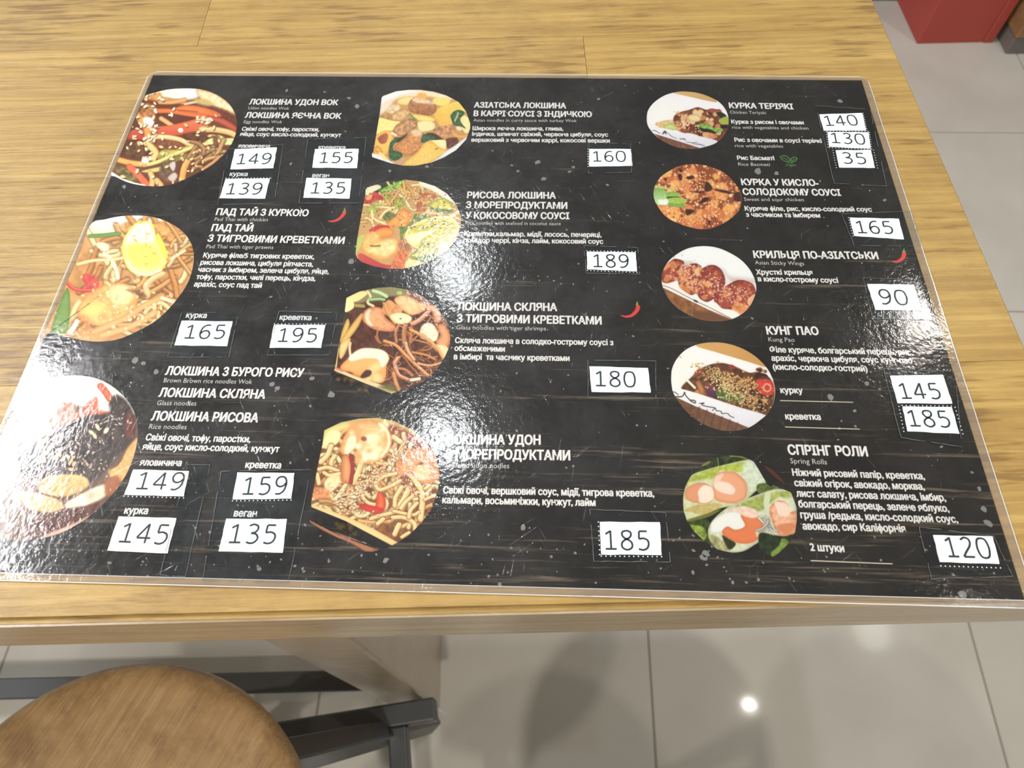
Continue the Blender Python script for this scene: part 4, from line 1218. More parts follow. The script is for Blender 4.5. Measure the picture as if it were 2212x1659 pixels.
# 6 — glass noodles with tiger shrimps
D = Dish(710, 610, 6.636, [(255, 220), (450, 125), (700, 75), (900, 68), (1150, 105), (1350, 200), (1550, 360), (1690, 540), (1755, 750), (1740, 900), (1660, 1080), (1550, 1250), (1350, 1430), (1200, 1510), (900, 1592), (700, 1520), (78, 1265), (95, 1200), (150, 880), (240, 400), (230, 415)], (96, 55, 40), 220, sharp=True)
D.NZ(.3, 60)
D.P([(300, 200), (650, 80), (1000, 60), (1400, 220), (1250, 220), (900, 200), (600, 260), (400, 300)], (150, 140, 90), 40)
D.P([(1100, 110), (1400, 230), (1650, 480), (1740, 620), (1600, 560), (1450, 350), (1200, 230)], (150, 105, 80), 40, m=.2)
D.P([(255, 220), (450, 130), (560, 140), (520, 200), (380, 280), (260, 240)], (226, 216, 150), 14)
D.P([(245, 240), (340, 260), (370, 330), (330, 390), (230, 420)], (232, 225, 165), 12)
D.S([(560, 130), (600, 210), (560, 290), (640, 340)], 40, (225, 220, 175), e=(190, 185, 120))
D.S([(640, 120), (740, 150), (830, 200)], 60, (205, 222, 180), e=(120, 160, 90))
D.S([(600, 250), (720, 240), (790, 250)], 54, (140, 180, 100), e=(70, 120, 60), h=(225, 235, 205))
D.S([(1000, 150), (1030, 150)], 50, (180, 200, 100))
D.S([(390, 330), (500, 340)], 54, (180, 165, 75), e=(140, 120, 50))
D.P([(160, 850), (200, 680), (270, 520), (300, 600), (250, 730)], (228, 205, 110), 14, e=(195, 165, 75))
D.P([(170, 850), (320, 620), (460, 450), (490, 480), (420, 640), (300, 800), (230, 860)], (232, 195, 100), 14, e=(200, 155, 65), g=(226, 200, 120))
D.P([(150, 1050), (170, 880), (310, 800), (280, 920), (190, 1090)], (236, 215, 150), 14, e=(205, 170, 95))
D.S([(310, 870), (300, 950), (310, 1040)], 36, (226, 205, 170))
D.S([(130, 950), (110, 1100), (100, 1200)], 36, (225, 195, 110))
D.TG(60, 700, 1600, 750, 1400, 24, [(190, 120, 60), (160, 95, 50), (205, 140, 80), (120, 72, 48)], 420, .6, curl=1.6)
D.P([(480, 520), (520, 400), (640, 350), (780, 380), (820, 500), (950, 620), (930, 700), (700, 690), (560, 620)], (228, 170, 120), 16, e=(200, 120, 75), m=.12)
D.P([(520, 480), (560, 400), (600, 390), (580, 520), (640, 620), (560, 600)], (240, 215, 185), 24)
D.P([(760, 400), (850, 250), (960, 310), (1060, 400), (980, 500), (850, 480)], (220, 160, 100), 20, m=.15)
D.P([(940, 260), (1020, 190), (1150, 200), (1300, 280), (1400, 320), (1380, 400), (1200, 470), (1060, 400)], (235, 200, 145), 16, e=(215, 160, 95), m=.1)
D.S([(790, 300), (830, 420), (950, 590)], 36, (200, 140, 75), h=(235, 195, 140))
D.P([(880, 480), (950, 440), (1080, 440), (1190, 500), (1150, 580), (1030, 600), (930, 560)], (236, 228, 190), 12, e=(225, 210, 160))
D.E(1030, 520, 16, 12, 0, (120, 135, 60), 8)
D.S([(1200, 590), (1300, 540), (1420, 430)], 70, (222, 160, 120), e=(170, 90, 60), h=(240, 205, 180))
D.S([(1430, 360), (1520, 400), (1560, 540)], 100, (225, 165, 125), e=(170, 100, 70), h=(240, 205, 175))
D.P([(1360, 600), (1480, 590), (1560, 700), (1560, 800), (1500, 850), (1330, 800), (1300, 720)], (236, 220, 190), 20, m=.12)
D.P([(1560, 620), (1650, 600), (1740, 750), (1720, 900), (1620, 960), (1540, 860), (1600, 760)], (226, 168, 110), 16, e=(200, 125, 70))
D.P([(1480, 900), (1640, 900), (1720, 960), (1660, 1070), (1560, 980)], (240, 215, 170), 24)
D.S([(1000, 620), (960, 740), (970, 860)], 40, (180, 105, 60), h=(235, 200, 165))
D.S([(1100, 620), (1080, 740), (1080, 860)], 70, (190, 120, 70), h=(230, 190, 150), e=(130, 75, 45))
D.S([(1160, 650), (1180, 760), (1170, 860)], 36, (180, 105, 60), h=(235, 200, 165))
D.S([(800, 840), (960, 900), (1100, 1040), (1250, 1180), (1420, 1330)], 50, (215, 150, 85), e=(160, 95, 50), h=(240, 200, 150))
D.S([(1100, 870), (1130, 980), (1220, 1110)], 56, (210, 150, 90), e=(150, 90, 50), h=(240, 225, 200))
D.S([(1180, 680), (1400, 800), (1560, 950), (1640, 1080)], 50, (220, 165, 90), e=(170, 110, 55), h=(240, 200, 140))
D.S([(1200, 1000), (1400, 1040), (1520, 1100)], 36, (215, 155, 85), e=(160, 100, 50))
D.S([(1280, 1160), (1450, 1190), (1620, 1150)], 36, (225, 180, 130), e=(170, 110, 70))
D.S([(1000, 1080), (950, 1180), (1000, 1320), (1130, 1390)], 60, (205, 135, 85), e=(150, 85, 50), h=(240, 215, 195))
D.S([(930, 1300), (960, 1420), (1000, 1530)], 60, (220, 160, 95), e=(160, 100, 50))
D.S([(1180, 1400), (1300, 1380)], 50, (235, 225, 205), e=(200, 160, 120))
D.S([(1000, 1230), (1100, 1250), (1200, 1330)], 36, (200, 130, 75))
D.P([(170, 1200), (290, 1080), (450, 960), (620, 950), (780, 980), (870, 1080), (830, 1200), (820, 1350), (760, 1440), (600, 1400), (350, 1300), (200, 1260)], (236, 180, 105), 18, e=(225, 150, 80))
D.P([(290, 1070), (450, 955), (640, 945), (800, 985), (860, 1080), (800, 1200), (740, 1200), (700, 1100), (500, 1090), (330, 1130)], (242, 228, 205), 24)
D.B(12, 380, 760, 1200, 1400, 60, [(240, 205, 140), (232, 170, 90)], a=.7, b=40)
D.P([(450, 1360), (530, 1260), (610, 1270), (600, 1330), (520, 1370)], (85, 50, 32), 20)
D.S([(80, 1240), (400, 1380), (700, 1480), (950, 1590)], 62, (226, 205, 155), e=(205, 180, 130), b=10)
D.S([(80, 1225), (200, 1270)], 30, (205, 140, 110))
D.P([(700, 1500), (900, 1440), (1000, 1540), (900, 1580)], (120, 110, 50), 30, a=.5)
D.done('photo of glass noodles with tiger shrimps', .95)
# dark trim under the bowl edge
D = Dish(710, 610, 6.636, [(60, 1290), (420, 1420), (700, 1545), (860, 1600), (600, 1600), (300, 1500), (70, 1380)], (26, 24, 20), 70)
D.B(26, 100, 560, 1330, 1580, 34, [(110, 80, 35), (80, 55, 28), (140, 95, 40)], a=.6, b=24)
D.done('patterned rim of the printed bowl', .9)

# 7 — udon with seafood
D = Dish(650, 890, 5.184, [(262, 205), (450, 115), (650, 75), (850, 65), (1050, 100), (1250, 200), (1420, 350), (1520, 530), (1560, 720), (1530, 900), (1460, 1090), (1350, 1240), (1200, 1390), (1130, 1430), (1085, 1460), (1020, 1495), (800, 1380), (500, 1220), (118, 1065), (115, 1020), (180, 650), (240, 370)], (145, 92, 52), 250, sharp=True)
D.NZ(.25, 60)
D.P([(260, 200), (600, 70), (900, 60), (1250, 190), (1450, 390), (1300, 330), (1000, 160), (700, 110), (400, 260)], (200, 175, 110), 30)
D.P([(1000, 150), (1200, 220), (1450, 400), (1200, 320)], (165, 80, 55), 40)
D.TG(110, 200, 1400, 400, 1300, 44, [(232, 200, 140), (222, 182, 118), (210, 160, 95), (238, 212, 160), (205, 150, 88)], 340, .74)
D.P([(262, 205), (450, 120), (560, 120), (600, 170), (440, 220), (430, 320), (350, 380), (240, 370)], (222, 212, 145), 14, e=(200, 190, 115))
D.P([(340, 210), (430, 220), (440, 290), (380, 370), (250, 370), (290, 260)], (236, 222, 170), 16)
for pts, w in [([(340, 380), (300, 480), (220, 560)], 56), ([(380, 490), (340, 560), (340, 660)], 48), ([(200, 640), (300, 620), (420, 660)], 44), ([(260, 680), (320, 710), (430, 690)], 44),
               ([(680, 560), (640, 680), (590, 790)], 62), ([(1040, 280), (1110, 330)], 60), ([(1230, 700), (1330, 850), (1360, 980), (1340, 1200)], 66), ([(1210, 860), (1130, 1010), (1010, 1120)], 64),
               ([(1060, 690), (930, 720), (840, 800), (880, 870), (1000, 830), (1110, 770)], 44), ([(680, 860), (690, 950), (760, 1020), (850, 1040)], 44),
               ([(1130, 840), (1060, 960), (1050, 1050)], 50), ([(1300, 900), (1180, 1000), (1120, 1080)], 44), ([(1030, 1180), (1150, 1180), (1260, 1240), (1280, 1330)], 50),
               ([(790, 1190), (930, 1150), (1050, 1120)], 44), ([(1040, 1110), (1250, 1150), (1320, 1120)], 38), ([(1300, 1020), (1230, 1100), (1210, 1180)], 44), ([(500, 820), (450, 900), (380, 980)], 50), ([(1390, 860), (1440, 820)], 40),
               ([(1390, 980), (1500, 930)], 40), ([(180, 700), (200, 800)], 50), ([(860, 1250), (920, 1200)], 50), ([(1050, 1370), (1100, 1260)], 56), ([(1130, 1400), (1210, 1350)], 40)]:
    D.S(pts, w * 1.3, (105, 62, 35), a=.6, b=20)
    D.S(pts, w, (234, 205, 145), e=(196, 145, 85), h=(245, 226, 180), b=8)
D.P([(470, 300), (560, 160), (700, 100), (850, 100), (960, 170), (1020, 290), (990, 430), (900, 530), (760, 580), (640, 540), (590, 450), (640, 420), (620, 300), (600, 420), (500, 480), (440, 440)], (236, 188, 125), 14, e=(215, 150, 85), m=.1)
D.B(26, 560, 960, 140, 540, 46, [(243, 220, 180), (228, 170, 105), (246, 230, 200)], a=.65, b=30)
D.E(705, 300, 34, 26, .3, (165, 90, 60), 18)
D.S([(880, 130), (970, 230), (980, 380), (900, 500)], 30, (246, 225, 190), a=.7)
D.P([(540, 280), (610, 270), (610, 380), (540, 460), (490, 480), (500, 380)], (244, 226, 195), 20)
D.P([(460, 500), (540, 490), (580, 640), (550, 790), (490, 790), (450, 740)], (222, 165, 105), 14, e=(190, 110, 65))
D.S([(560, 500), (580, 620), (560, 790)], 44, (170, 62, 48), e=(140, 45, 38))
D.P([(1060, 640), (1120, 530), (1250, 420), (1400, 400), (1500, 480), (1550, 640), (1540, 740), (1440, 800), (1320, 780), (1230, 690), (1130, 720)], (226, 162, 105), 16, e=(205, 130, 78), m=.14, ms=24)
D.P([(1280, 620), (1400, 600), (1440, 700), (1380, 770), (1290, 740)], (236, 200, 145), 30)
D.E(1340, 580, 40, 12, -.3, (150, 85, 55), 16)
D.P([(270, 770), (380, 700), (440, 720), (420, 820), (340, 890), (270, 850)], (238, 212, 165), 20, m=.12)
D.P([(140, 960), (150, 850), (280, 860), (330, 900), (300, 960), (160, 970)], (222, 150, 95), 20, m=.25, ms=20)
D.P([(850, 920), (880, 890), (940, 950), (950, 1060), (900, 1130), (820, 1110), (840, 1020)], (226, 120, 55), 12, e=(200, 60, 45))
D.P([(630, 1050), (700, 1030), (840, 1060), (930, 1090), (860, 1140), (760, 1120)], (215, 68, 50), 12, e=(190, 50, 40))
D.S([(1180, 760), (1230, 860), (1290, 960)], 26, (190, 110, 70), taper=.6)
D.SD(190, 750, 790, 330, 45, -44, 15, (248, 236, 205), (226, 195, 145), .55)
D.SD(70, 500, 960, 90, 60, -20, 15, (248, 238, 215), (230, 205, 160), .55)
D.SD(30, 640, 1110, 90, 40, 20, 14, (244, 225, 190), (226, 190, 140), .55)
D.P([(118, 1030), (300, 1090), (560, 1190), (800, 1300), (1085, 1460), (1020, 1495), (760, 1370), (500, 1240), (118, 1070)], (228, 205, 145), 10, smooth=False, e=(212, 182, 120), ew=30)
D.done('photo of udon noodles with shrimps and sesame', .94)
D = Dish(650, 890, 5.184, [(85, 1205), (105, 1210), (350, 1330), (600, 1420), (780, 1500), (895, 1540), (800, 1565), (700, 1560), (520, 1460), (250, 1330), (110, 1240)], (150, 100, 70), 80, sharp=True)
D.P([(90, 1215), (500, 1400), (800, 1530), (700, 1545), (400, 1400)], (178, 122, 88), 12)
D.S([(330, 1410), (500, 1450), (700, 1560)], 26, (110, 60, 42))
D.done('brown tray rim of the printed bowl', .9)
D = Dish(650, 890, 5.184, [(420, 1200), (700, 1330), (980, 1490), (900, 1530), (700, 1450), (450, 1330), (260, 1250), (250, 1180)], (22, 21, 18), 70)
D.B(30, 400, 700, 1230, 1380, 24, [(90, 72, 32), (66, 52, 28), (120, 92, 40)], a=.6, b=20)
D.done('dark patterned wall of the printed bowl', .9)
# 8 — chicken teriyaki box
D = Dish(1390, 190, 11.06, [(80, 700), (105, 550), (200, 400), (350, 270), (550, 160), (800, 95), (1000, 85), (1250, 110), (1500, 180), (1750, 300), (1900, 430), (2000, 600), (2035, 800), (1990, 1020), (1850, 1220), (1700, 1330), (1500, 1400), (1250, 1450), (1000, 1450), (750, 1400), (500, 1290), (300, 1150), (150, 980), (90, 850)], (222, 222, 226), 200)
D.P([(700, 110), (1000, 60), (1300, 90), (1650, 230), (1750, 340), (1500, 300), (1100, 210)], (205, 175, 115), 14, g=(196, 160, 95), ga=0)
D.P([(100, 500), (500, 250), (900, 400), (950, 520), (750, 640), (720, 760), (560, 850), (280, 860), (110, 760)], (228, 229, 225), 40, m=.05)
D.P([(280, 850), (450, 790), (720, 760), (780, 900), (500, 960), (350, 930)], (208, 180, 130), 30, m=.2)
D.P([(720, 700), (850, 590), (1100, 520), (1300, 460), (1500, 520), (1700, 500), (1900, 600), (2030, 780), (2020, 1000), (1860, 1220), (1760, 1290), (1500, 1200), (1200, 1100), (850, 1030), (740, 900)], (118, 66, 38), 20, m=.35, ms=60)
D.B(60, 800, 1900, 560, 1150, 60, [(190, 130, 75), (150, 85, 48), (210, 165, 115), (95, 50, 32), (220, 190, 150)], a=.75)
D.P([(460, 940), (600, 850), (720, 870), (820, 980), (700, 1010), (550, 1000)], (195, 205, 125), 16, e=(160, 175, 85))
D.P([(1740, 600), (1850, 580), (1980, 660), (1950, 740), (1850, 720)], (38, 45, 28), 18)
D.P([(1800, 760), (2000, 680), (2040, 840), (1980, 880), (1850, 860)], (165, 170, 65), 18)
D.P([(1230, 950), (1400, 940), (1650, 1000), (1750, 1080), (1500, 1060), (1300, 1010)], (40, 42, 26), 20)
D.P([(1230, 900), (1400, 850), (1550, 850), (1650, 940), (1850, 960), (1900, 1020), (1760, 1070), (1600, 990), (1400, 960)], (130, 165, 70), 16, m=.35, ms=30)
D.P([(1840, 900), (2000, 880), (2000, 960), (1880, 960)], (30, 28, 20), 16)
D.P([(1040, 720), (1100, 640), (1270, 630), (1370, 700), (1340, 790), (1200, 810), (1060, 760)], (218, 205, 155), 14, e=(190, 165, 105))
D.E(1250, 580, 60, 50, 0, (215, 195, 150), 20); D.E(1370, 560, 70, 44, .2, (215, 190, 145), 20)
D.P([(1540, 530), (1640, 490), (1730, 540), (1650, 600)], (160, 80, 65), 16)
D.P([(740, 820), (820, 760), (930, 840), (900, 940), (780, 920)], (190, 130, 75), 16, e=(150, 90, 50))
D.P([(1040, 880), (1150, 860), (1230, 960), (1150, 1000), (1050, 980)], (125, 38, 34), 20)
D.P([(1540, 1060), (1740, 1130), (1650, 1220), (1560, 1180)], (205, 130, 80), 16)
D.SD(44, 950, 800, 110, 120, 30, 17, (235, 215, 180), (205, 165, 120), .8, None)
D.SD(30, 1500, 1100, 260, 60, 20, 16, (230, 205, 170), (205, 165, 120), .8, None)
D.P([(180, 1000), (450, 960), (900, 1060), (1500, 1190), (1770, 1280), (1500, 1400), (1350, 1440), (800, 1270), (250, 1080)], (222, 222, 228), 14, g=(205, 205, 214))
D.P([(250, 1090), (700, 1230), (1330, 1430), (1250, 1470), (900, 1470), (500, 1340)], (128, 84, 62), 12, smooth=False, m=.15)
for a, w in [([(200, 1015), (280, 1020), (400, 1090)], 14), ([(460, 1100), (510, 1040), (540, 1100)], 40), ([(540, 1040), (680, 1160), (800, 1210)], 12), ([(860, 1220), (960, 1215), (1010, 1250)], 20), ([(1020, 1290), (1180, 1310), (1280, 1290)], 12), ([(1170, 1330), (1350, 1350), (1470, 1390)], 16)]:
    D.S(a, w, (70, 68, 70), b=10, taper=.4)
D.done('round photo of teriyaki chicken and rice in a white box')

# 9 — sweet and sour chicken
D = Dish(1400, 340, 10.055, [(118, 780), (150, 620), (260, 440), (450, 300), (700, 180), (1000, 145), (1250, 175), (1550, 280), (1750, 410), (1900, 580), (2010, 760), (2030, 950), (1980, 1130), (1850, 1290), (1600, 1450), (1350, 1550), (1100, 1555), (850, 1500), (600, 1410), (380, 1280), (220, 1080), (140, 920)], (150, 78, 42), 200)
D.B(46, 200, 1950, 200, 1500, 120, [(212, 140, 75), (222, 160, 90), (205, 120, 62), (226, 170, 80)], a=.9, b=40)
D.B(300, 150, 2000, 180, 1500, 26, [(232, 190, 135), (226, 165, 95), (196, 110, 60), (236, 205, 160), (225, 150, 70)], a=.75, b=16)
D.SD(260, 1100, 800, 500, 400, 0, 18, (238, 200, 160), (226, 165, 105), .8, (150, 80, 45))
for a in ([(640, 380), (720, 360), (740, 480), (680, 490)], [(830, 430), (960, 400), (1000, 450), (880, 480)], [(1250, 540), (1330, 560), (1400, 690), (1240, 740)], [(1110, 990), (1230, 870), (1320, 900), (1220, 980)],
          [(820, 1130), (980, 1140), (1000, 1180), (850, 1260)], [(1880, 780), (1990, 760), (2010, 940), (1870, 930)], [(1310, 1380), (1360, 1370), (1330, 1470)], [(340, 460), (400, 450), (390, 520)], [(900, 745), (1180, 735), (1180, 770)], [(1420, 690), (1700, 720), (1830, 790), (1600, 760)], [(660, 220), (760, 290), (700, 320)]):
    D.P(a, (72, 38, 28), 30)
D.P([(150, 600), (300, 620), (560, 700), (600, 740), (300, 680), (140, 660)], (190, 190, 105), 12)
D.P([(130, 690), (300, 680), (400, 760), (430, 1000), (300, 1040), (170, 1000), (120, 860)], (130, 172, 85), 12, g=(195, 220, 175))
D.P([(390, 760), (600, 750), (700, 820), (620, 850), (420, 840)], (140, 180, 70), 12, m=.1)
D.P([(420, 850), (700, 860), (640, 900), (440, 900)], (60, 90, 40), 12)
D.P([(420, 900), (650, 870), (820, 920), (830, 980), (650, 1000), (430, 980)], (160, 190, 70), 12, h=None) if False else D.P([(420, 900), (650, 870), (820, 920), (830, 980), (650, 1000), (430, 980)], (160, 190, 70), 12)
D.P([(420, 990), (700, 1010), (800, 1030), (760, 1090), (500, 1060), (420, 1030)], (125, 170, 65), 12)
D.P([(220, 930), (420, 920), (420, 1020), (250, 1010)], (215, 230, 215), 20)
D.NZ(.08, 24)
D.done('round photo of sweet and sour chicken pieces with green onion')

# 10 — sticky wings
D = Dish(1420, 520, 9.217, [(85, 760), (110, 600), (220, 410), (400, 260), (620, 150), (880, 108), (1150, 130), (1400, 220), (1650, 370), (1830, 560), (1930, 750), (1970, 950), (1940, 1100), (1830, 1320), (1650, 1480), (1450, 1570), (1200, 1605), (900, 1580), (650, 1490), (400, 1340), (220, 1150), (110, 930)], (226, 228, 232), 200)
D.P([(1000, 480), (1300, 560), (1450, 700), (1900, 760), (1950, 860), (1500, 860), (1300, 620)], (195, 175, 165), 90, a=.6)
D.P([(400, 420), (600, 400), (800, 450), (560, 500)], (190, 180, 170), 70, a=.5)
R1, R2, R3 = (168, 78, 55), (205, 125, 70), (120, 50, 38)
for a in ([(90, 800), (110, 600), (250, 420), (360, 360), (520, 410), (520, 500), (440, 620), (400, 780), (200, 850)],
          [(400, 760), (480, 560), (640, 470), (800, 460), (890, 560), (850, 800), (830, 950), (700, 1080), (560, 1040), (430, 920)],
          [(860, 600), (1000, 500), (1150, 490), (1280, 590), (1350, 760), (1330, 900), (1200, 1000), (1150, 1130), (980, 1220), (830, 1130), (800, 1000), (870, 800)],
          [(1130, 1200), (1200, 1060), (1280, 970), (1450, 850), (1650, 780), (1880, 850), (1960, 1000), (1960, 1180), (1830, 1320), (1600, 1460), (1500, 1400), (1450, 1370), (1250, 1340)]):
    D.P(a, R1, 18, e=R3, m=.3, ms=50)
D.B(40, 150, 480, 420, 780, 46, [R2, R1, (220, 150, 100)], a=.5)
D.B(50, 460, 820, 520, 1020, 50, [R2, R1, (220, 160, 90)], a=.5)
D.B(50, 860, 1300, 560, 1150, 50, [R2, R1, (150, 60, 45)], a=.5)
D.B(60, 1230, 1900, 900, 1330, 52, [R2, R1, (215, 140, 80), (160, 62, 48)], a=.5)
D.P([(760, 560), (830, 560), (820, 700), (740, 640)], (222, 185, 115), 30)
D.P([(930, 850), (1020, 810), (1090, 870), (1010, 930)], (222, 165, 80), 24)
D.P([(1480, 1350), (1560, 1230), (1700, 1250), (1830, 1320), (1700, 1440), (1600, 1480)], (215, 145, 80), 20, m=.2)
D.P([(1790, 1180), (1940, 1060), (1950, 1180), (1840, 1300)], (226, 175, 130), 20)
D.P([(480, 930), (560, 900), (650, 960), (640, 1050), (540, 1020)], (205, 135, 70), 30)
D.SD(150, 650, 700, 230, 150, 30, 20, (236, 205, 185), (220, 165, 140), .5, None, .9)
D.SD(150, 1350, 1010, 260, 120, 20, 20, (236, 205, 190), (220, 165, 145), .5, None, .9)
D.P([(90, 830), (200, 850), (400, 800), (450, 940), (700, 1100), (1000, 1230), (1150, 1220), (1300, 1350), (1500, 1380), (1640, 1480), (1480, 1560), (1000, 1370), (700, 1230), (100, 920)], (228, 226, 224), 18, a=.95)
D.P([(105, 930), (700, 1220), (1100, 1410), (1480, 1570), (1250, 1650), (800, 1600), (400, 1400), (150, 1150)], (150, 100, 55), 12, smooth=False, m=.2, ms=90)
D.P([(600, 1380), (1050, 1400), (1480, 1565), (1200, 1640), (800, 1580)], (120, 76, 48), 50, smooth=False, a=.7)
D.S([(110, 890), (300, 960), (720, 1180), (1000, 1310), (1470, 1550)], 16, (105, 90, 80), b=10, a=.6)
D.S([(740, 1190), (790, 1215)], 40, (90, 80, 72))
D.done('round photo of sticky wings in a white box on wood', .96)

# 11 — kung pao box
D = Dish(1440, 730, 7.9, [(78, 680), (95, 520), (180, 350), (330, 200), (550, 105), (800, 75), (1050, 100), (1300, 185), (1520, 320), (1700, 500), (1800, 680), (1850, 880), (1830, 1080), (1740, 1270), (1600, 1400), (1400, 1530), (1150, 1585), (900, 1570), (650, 1480), (420, 1330), (250, 1150), (120, 950), (85, 800)], (226, 226, 228), 210)
D.P([(500, 130), (800, 50), (1200, 110), (1600, 380), (1700, 500), (1400, 410), (900, 260)], (205, 165, 95), 14, g=(196, 150, 80), ga=0)
D.P([(100, 500), (250, 280), (450, 280), (640, 420), (620, 520), (440, 620), (430, 800), (250, 830), (110, 780)], (232, 231, 220), 40, m=.05)
D.P([(250, 850), (450, 640), (560, 530), (850, 430), (1100, 460), (1400, 590), (1560, 580), (1760, 680), (1840, 900), (1820, 1100), (1700, 1320), (1400, 1240), (1000, 1110), (600, 980), (400, 920)], (105, 66, 40), 20, m=.35, ms=50)
D.B(60, 460, 1780, 520, 1250, 46, [(190, 135, 80), (155, 95, 55), (210, 165, 105), (80, 48, 32)], a=.75)
D.P([(1060, 470), (1130, 460), (1170, 520), (1080, 530)], (165, 60, 50), 14)
D.P([(480, 580), (560, 530), (640, 530), (500, 640)], (165, 75, 55), 18)
D.P([(660, 880), (680, 770), (780, 790), (840, 880), (850, 1000), (780, 1000), (680, 950)], (150, 72, 72), 18, g=(75, 50, 90), ga=90)
D.P([(1520, 740), (1620, 700), (1800, 740), (1840, 900), (1760, 980), (1620, 960), (1530, 860)], (198, 62, 52), 14, m=.15)
D.P([(850, 880), (950, 840), (1150, 900), (1320, 960), (1330, 1060), (1150, 1100), (950, 1060), (850, 980)], (90, 112, 50), 16, m=.3)
D.P([(760, 650), (850, 600), (1000, 640), (900, 700), (800, 700)], (100, 95, 45), 20)
D.P([(1540, 600), (1700, 620), (1720, 680), (1640, 650), (1500, 700)], (70, 42, 30), 16)
D.P([(1560, 1070), (1620, 1100), (1650, 1260), (1580, 1200)], (40, 30, 26), 20)
D.S([(330, 700), (400, 770), (480, 850)], 40, (232, 226, 205))
D.P([(500, 760), (560, 740), (640, 860), (630, 980), (560, 930)], (195, 140, 80), 16, e=(150, 95, 55))
D.SD(170, 900, 650, 230, 70, 25, 17, (225, 205, 145), (190, 155, 95), .5)
D.SD(170, 1150, 900, 210, 90, 25, 18, (240, 226, 170), (215, 185, 115), .55)
D.SD(120, 1480, 1080, 190, 110, 30, 17, (226, 190, 130), (190, 140, 80), .55)
D.SD(70, 1300, 760, 180, 70, 15, 24, (222, 185, 120), (185, 135, 75), .6)
for k in range(12):
    t = k / 12 * 2 * PI
    D.E(1715 + 62 * math.cos(t), 850 + 66 * math.sin(t), 17, 10, t, (238, 205, 150), 7)
D.P([(110, 900), (250, 870), (700, 1000), (1200, 1170), (1690, 1320), (1600, 1420), (1410, 1530), (900, 1330), (400, 1130), (130, 990)], (226, 226, 230), 14, g=(210, 210, 218))
D.P([(135, 1000), (500, 1170), (1000, 1370), (1400, 1530), (1200, 1620), (800, 1560), (400, 1370), (200, 1150)], (118, 82, 58), 12, smooth=False, m=.15)
for k in range(6):
    D.S([(560 + 130 * k, 1180 + 55 * k), (500 + 130 * k, 1400 + 50 * k)], 26, (92, 60, 44), b=24, a=.6)
for a, w in [([(110, 920), (150, 930), (200, 970)], 12), ([(160, 1000), (260, 1000), (310, 930)], 18), ([(300, 930), (340, 1000), (420, 1080), (490, 1110), (480, 1070), (400, 1060)], 16), ([(560, 1120), (640, 1110), (600, 1140), (690, 1170), (820, 1190)], 14), ([(780, 1240), (830, 1200), (850, 1240), (920, 1250), (940, 1290)], 13), ([(940, 1290), (1040, 1290), (1080, 1330), (1150, 1360)], 12)]:
    D.S(a, w, (40, 38, 40), b=9)
D.done('round photo of kung pao with rice in a white box')

# 12 — spring rolls
D = Dish(1460, 970, 6.636, [(100, 700), (120, 560), (230, 360), (420, 190), (600, 115), (780, 90), (950, 105), (1120, 180), (1290, 470), (1500, 560), (1650, 620), (1730, 830), (1735, 1000), (1710, 1190), (1620, 1350), (1400, 1560), (1200, 1440), (900, 1510), (600, 1440), (420, 1330), (250, 1170), (160, 1030), (110, 880)], (26, 28, 22), 230, sharp=True)
D.P([(240, 340), (600, 100), (1050, 110), (1100, 200), (700, 230), (450, 300)], (52, 62, 30), 24, m=.5, ms=60)
D.P([(360, 220), (480, 170), (480, 210), (380, 250)], (130, 130, 60), 20)
D.S([(780, 100), (900, 105), (1000, 130)], 24, (130, 140, 60))
D.S([(598, 130), (612, 240)], 14, (120, 145, 60))
D.P([(100, 740), (130, 560), (220, 380), (450, 290), (760, 210), (1050, 155), (1130, 260), (1290, 480), (1150, 600), (1000, 730), (820, 810), (600, 860), (400, 950), (160, 1040), (110, 900)], (205, 212, 175), 14, e=(190, 200, 150), m=.08)
D.P([(150, 540), (240, 390), (600, 260), (1000, 190), (1050, 300), (900, 330), (640, 310), (540, 420), (420, 430), (200, 480)], (175, 190, 65), 30, m=.15)
D.P([(1000, 170), (1120, 180), (1280, 470), (1100, 600), (1000, 480), (940, 360)], (205, 215, 195), 40, m=.1)
D.P([(530, 500), (560, 380), (700, 320), (860, 340), (1000, 470), (1020, 640), (960, 740), (800, 780), (560, 720)], (228, 170, 130), 16, e=(215, 145, 100))
D.P([(540, 520), (600, 460), (760, 490), (850, 580), (800, 650), (620, 610)], (232, 215, 200), 18)
D.P([(560, 400), (680, 350), (640, 440), (540, 520)], (230, 205, 185), 24)
D.P([(150, 720), (140, 580), (280, 490), (450, 500), (550, 620), (500, 760), (330, 780)], (222, 158, 115), 16, e=(205, 150, 105))
D.P([(330, 700), (320, 610), (400, 520), (520, 560), (540, 700), (440, 770), (340, 760)], (234, 220, 205), 16)
D.P([(120, 880), (300, 800), (650, 780), (600, 860), (380, 940), (200, 900)], (196, 180, 110), 24, m=.1)
D.P([(150, 1020), (400, 940), (650, 860), (500, 960), (250, 1040)], (120, 120, 40), 20)
D.P([(180, 1060), (400, 1000), (480, 1060), (460, 1180), (520, 1380), (400, 1340), (250, 1150)], (62, 80, 32), 20, m=.4, ms=40)
D.P([(200, 1100), (300, 1090), (400, 1130), (440, 1230), (380, 1330), (300, 1230)], (135, 160, 50), 16, m=.3)
for a in ([(1160, 600), (1170, 510), (1280, 490), (1370, 560), (1330, 620), (1220, 640)], [(1370, 550), (1400, 510), (1490, 510), (1480, 570), (1400, 590)]):
    D.P(a, (92, 108, 42), 14, m=.35, ms=30)
D.P([(460, 1210), (500, 1060), (650, 900), (850, 780), (1200, 640), (1450, 570), (1640, 620), (1730, 830), (1730, 1100), (1690, 1200), (1560, 1250), (1350, 1240), (1150, 1360), (950, 1470), (700, 1470), (520, 1350)], (208, 212, 190), 14, e=(185, 190, 155), m=.08)
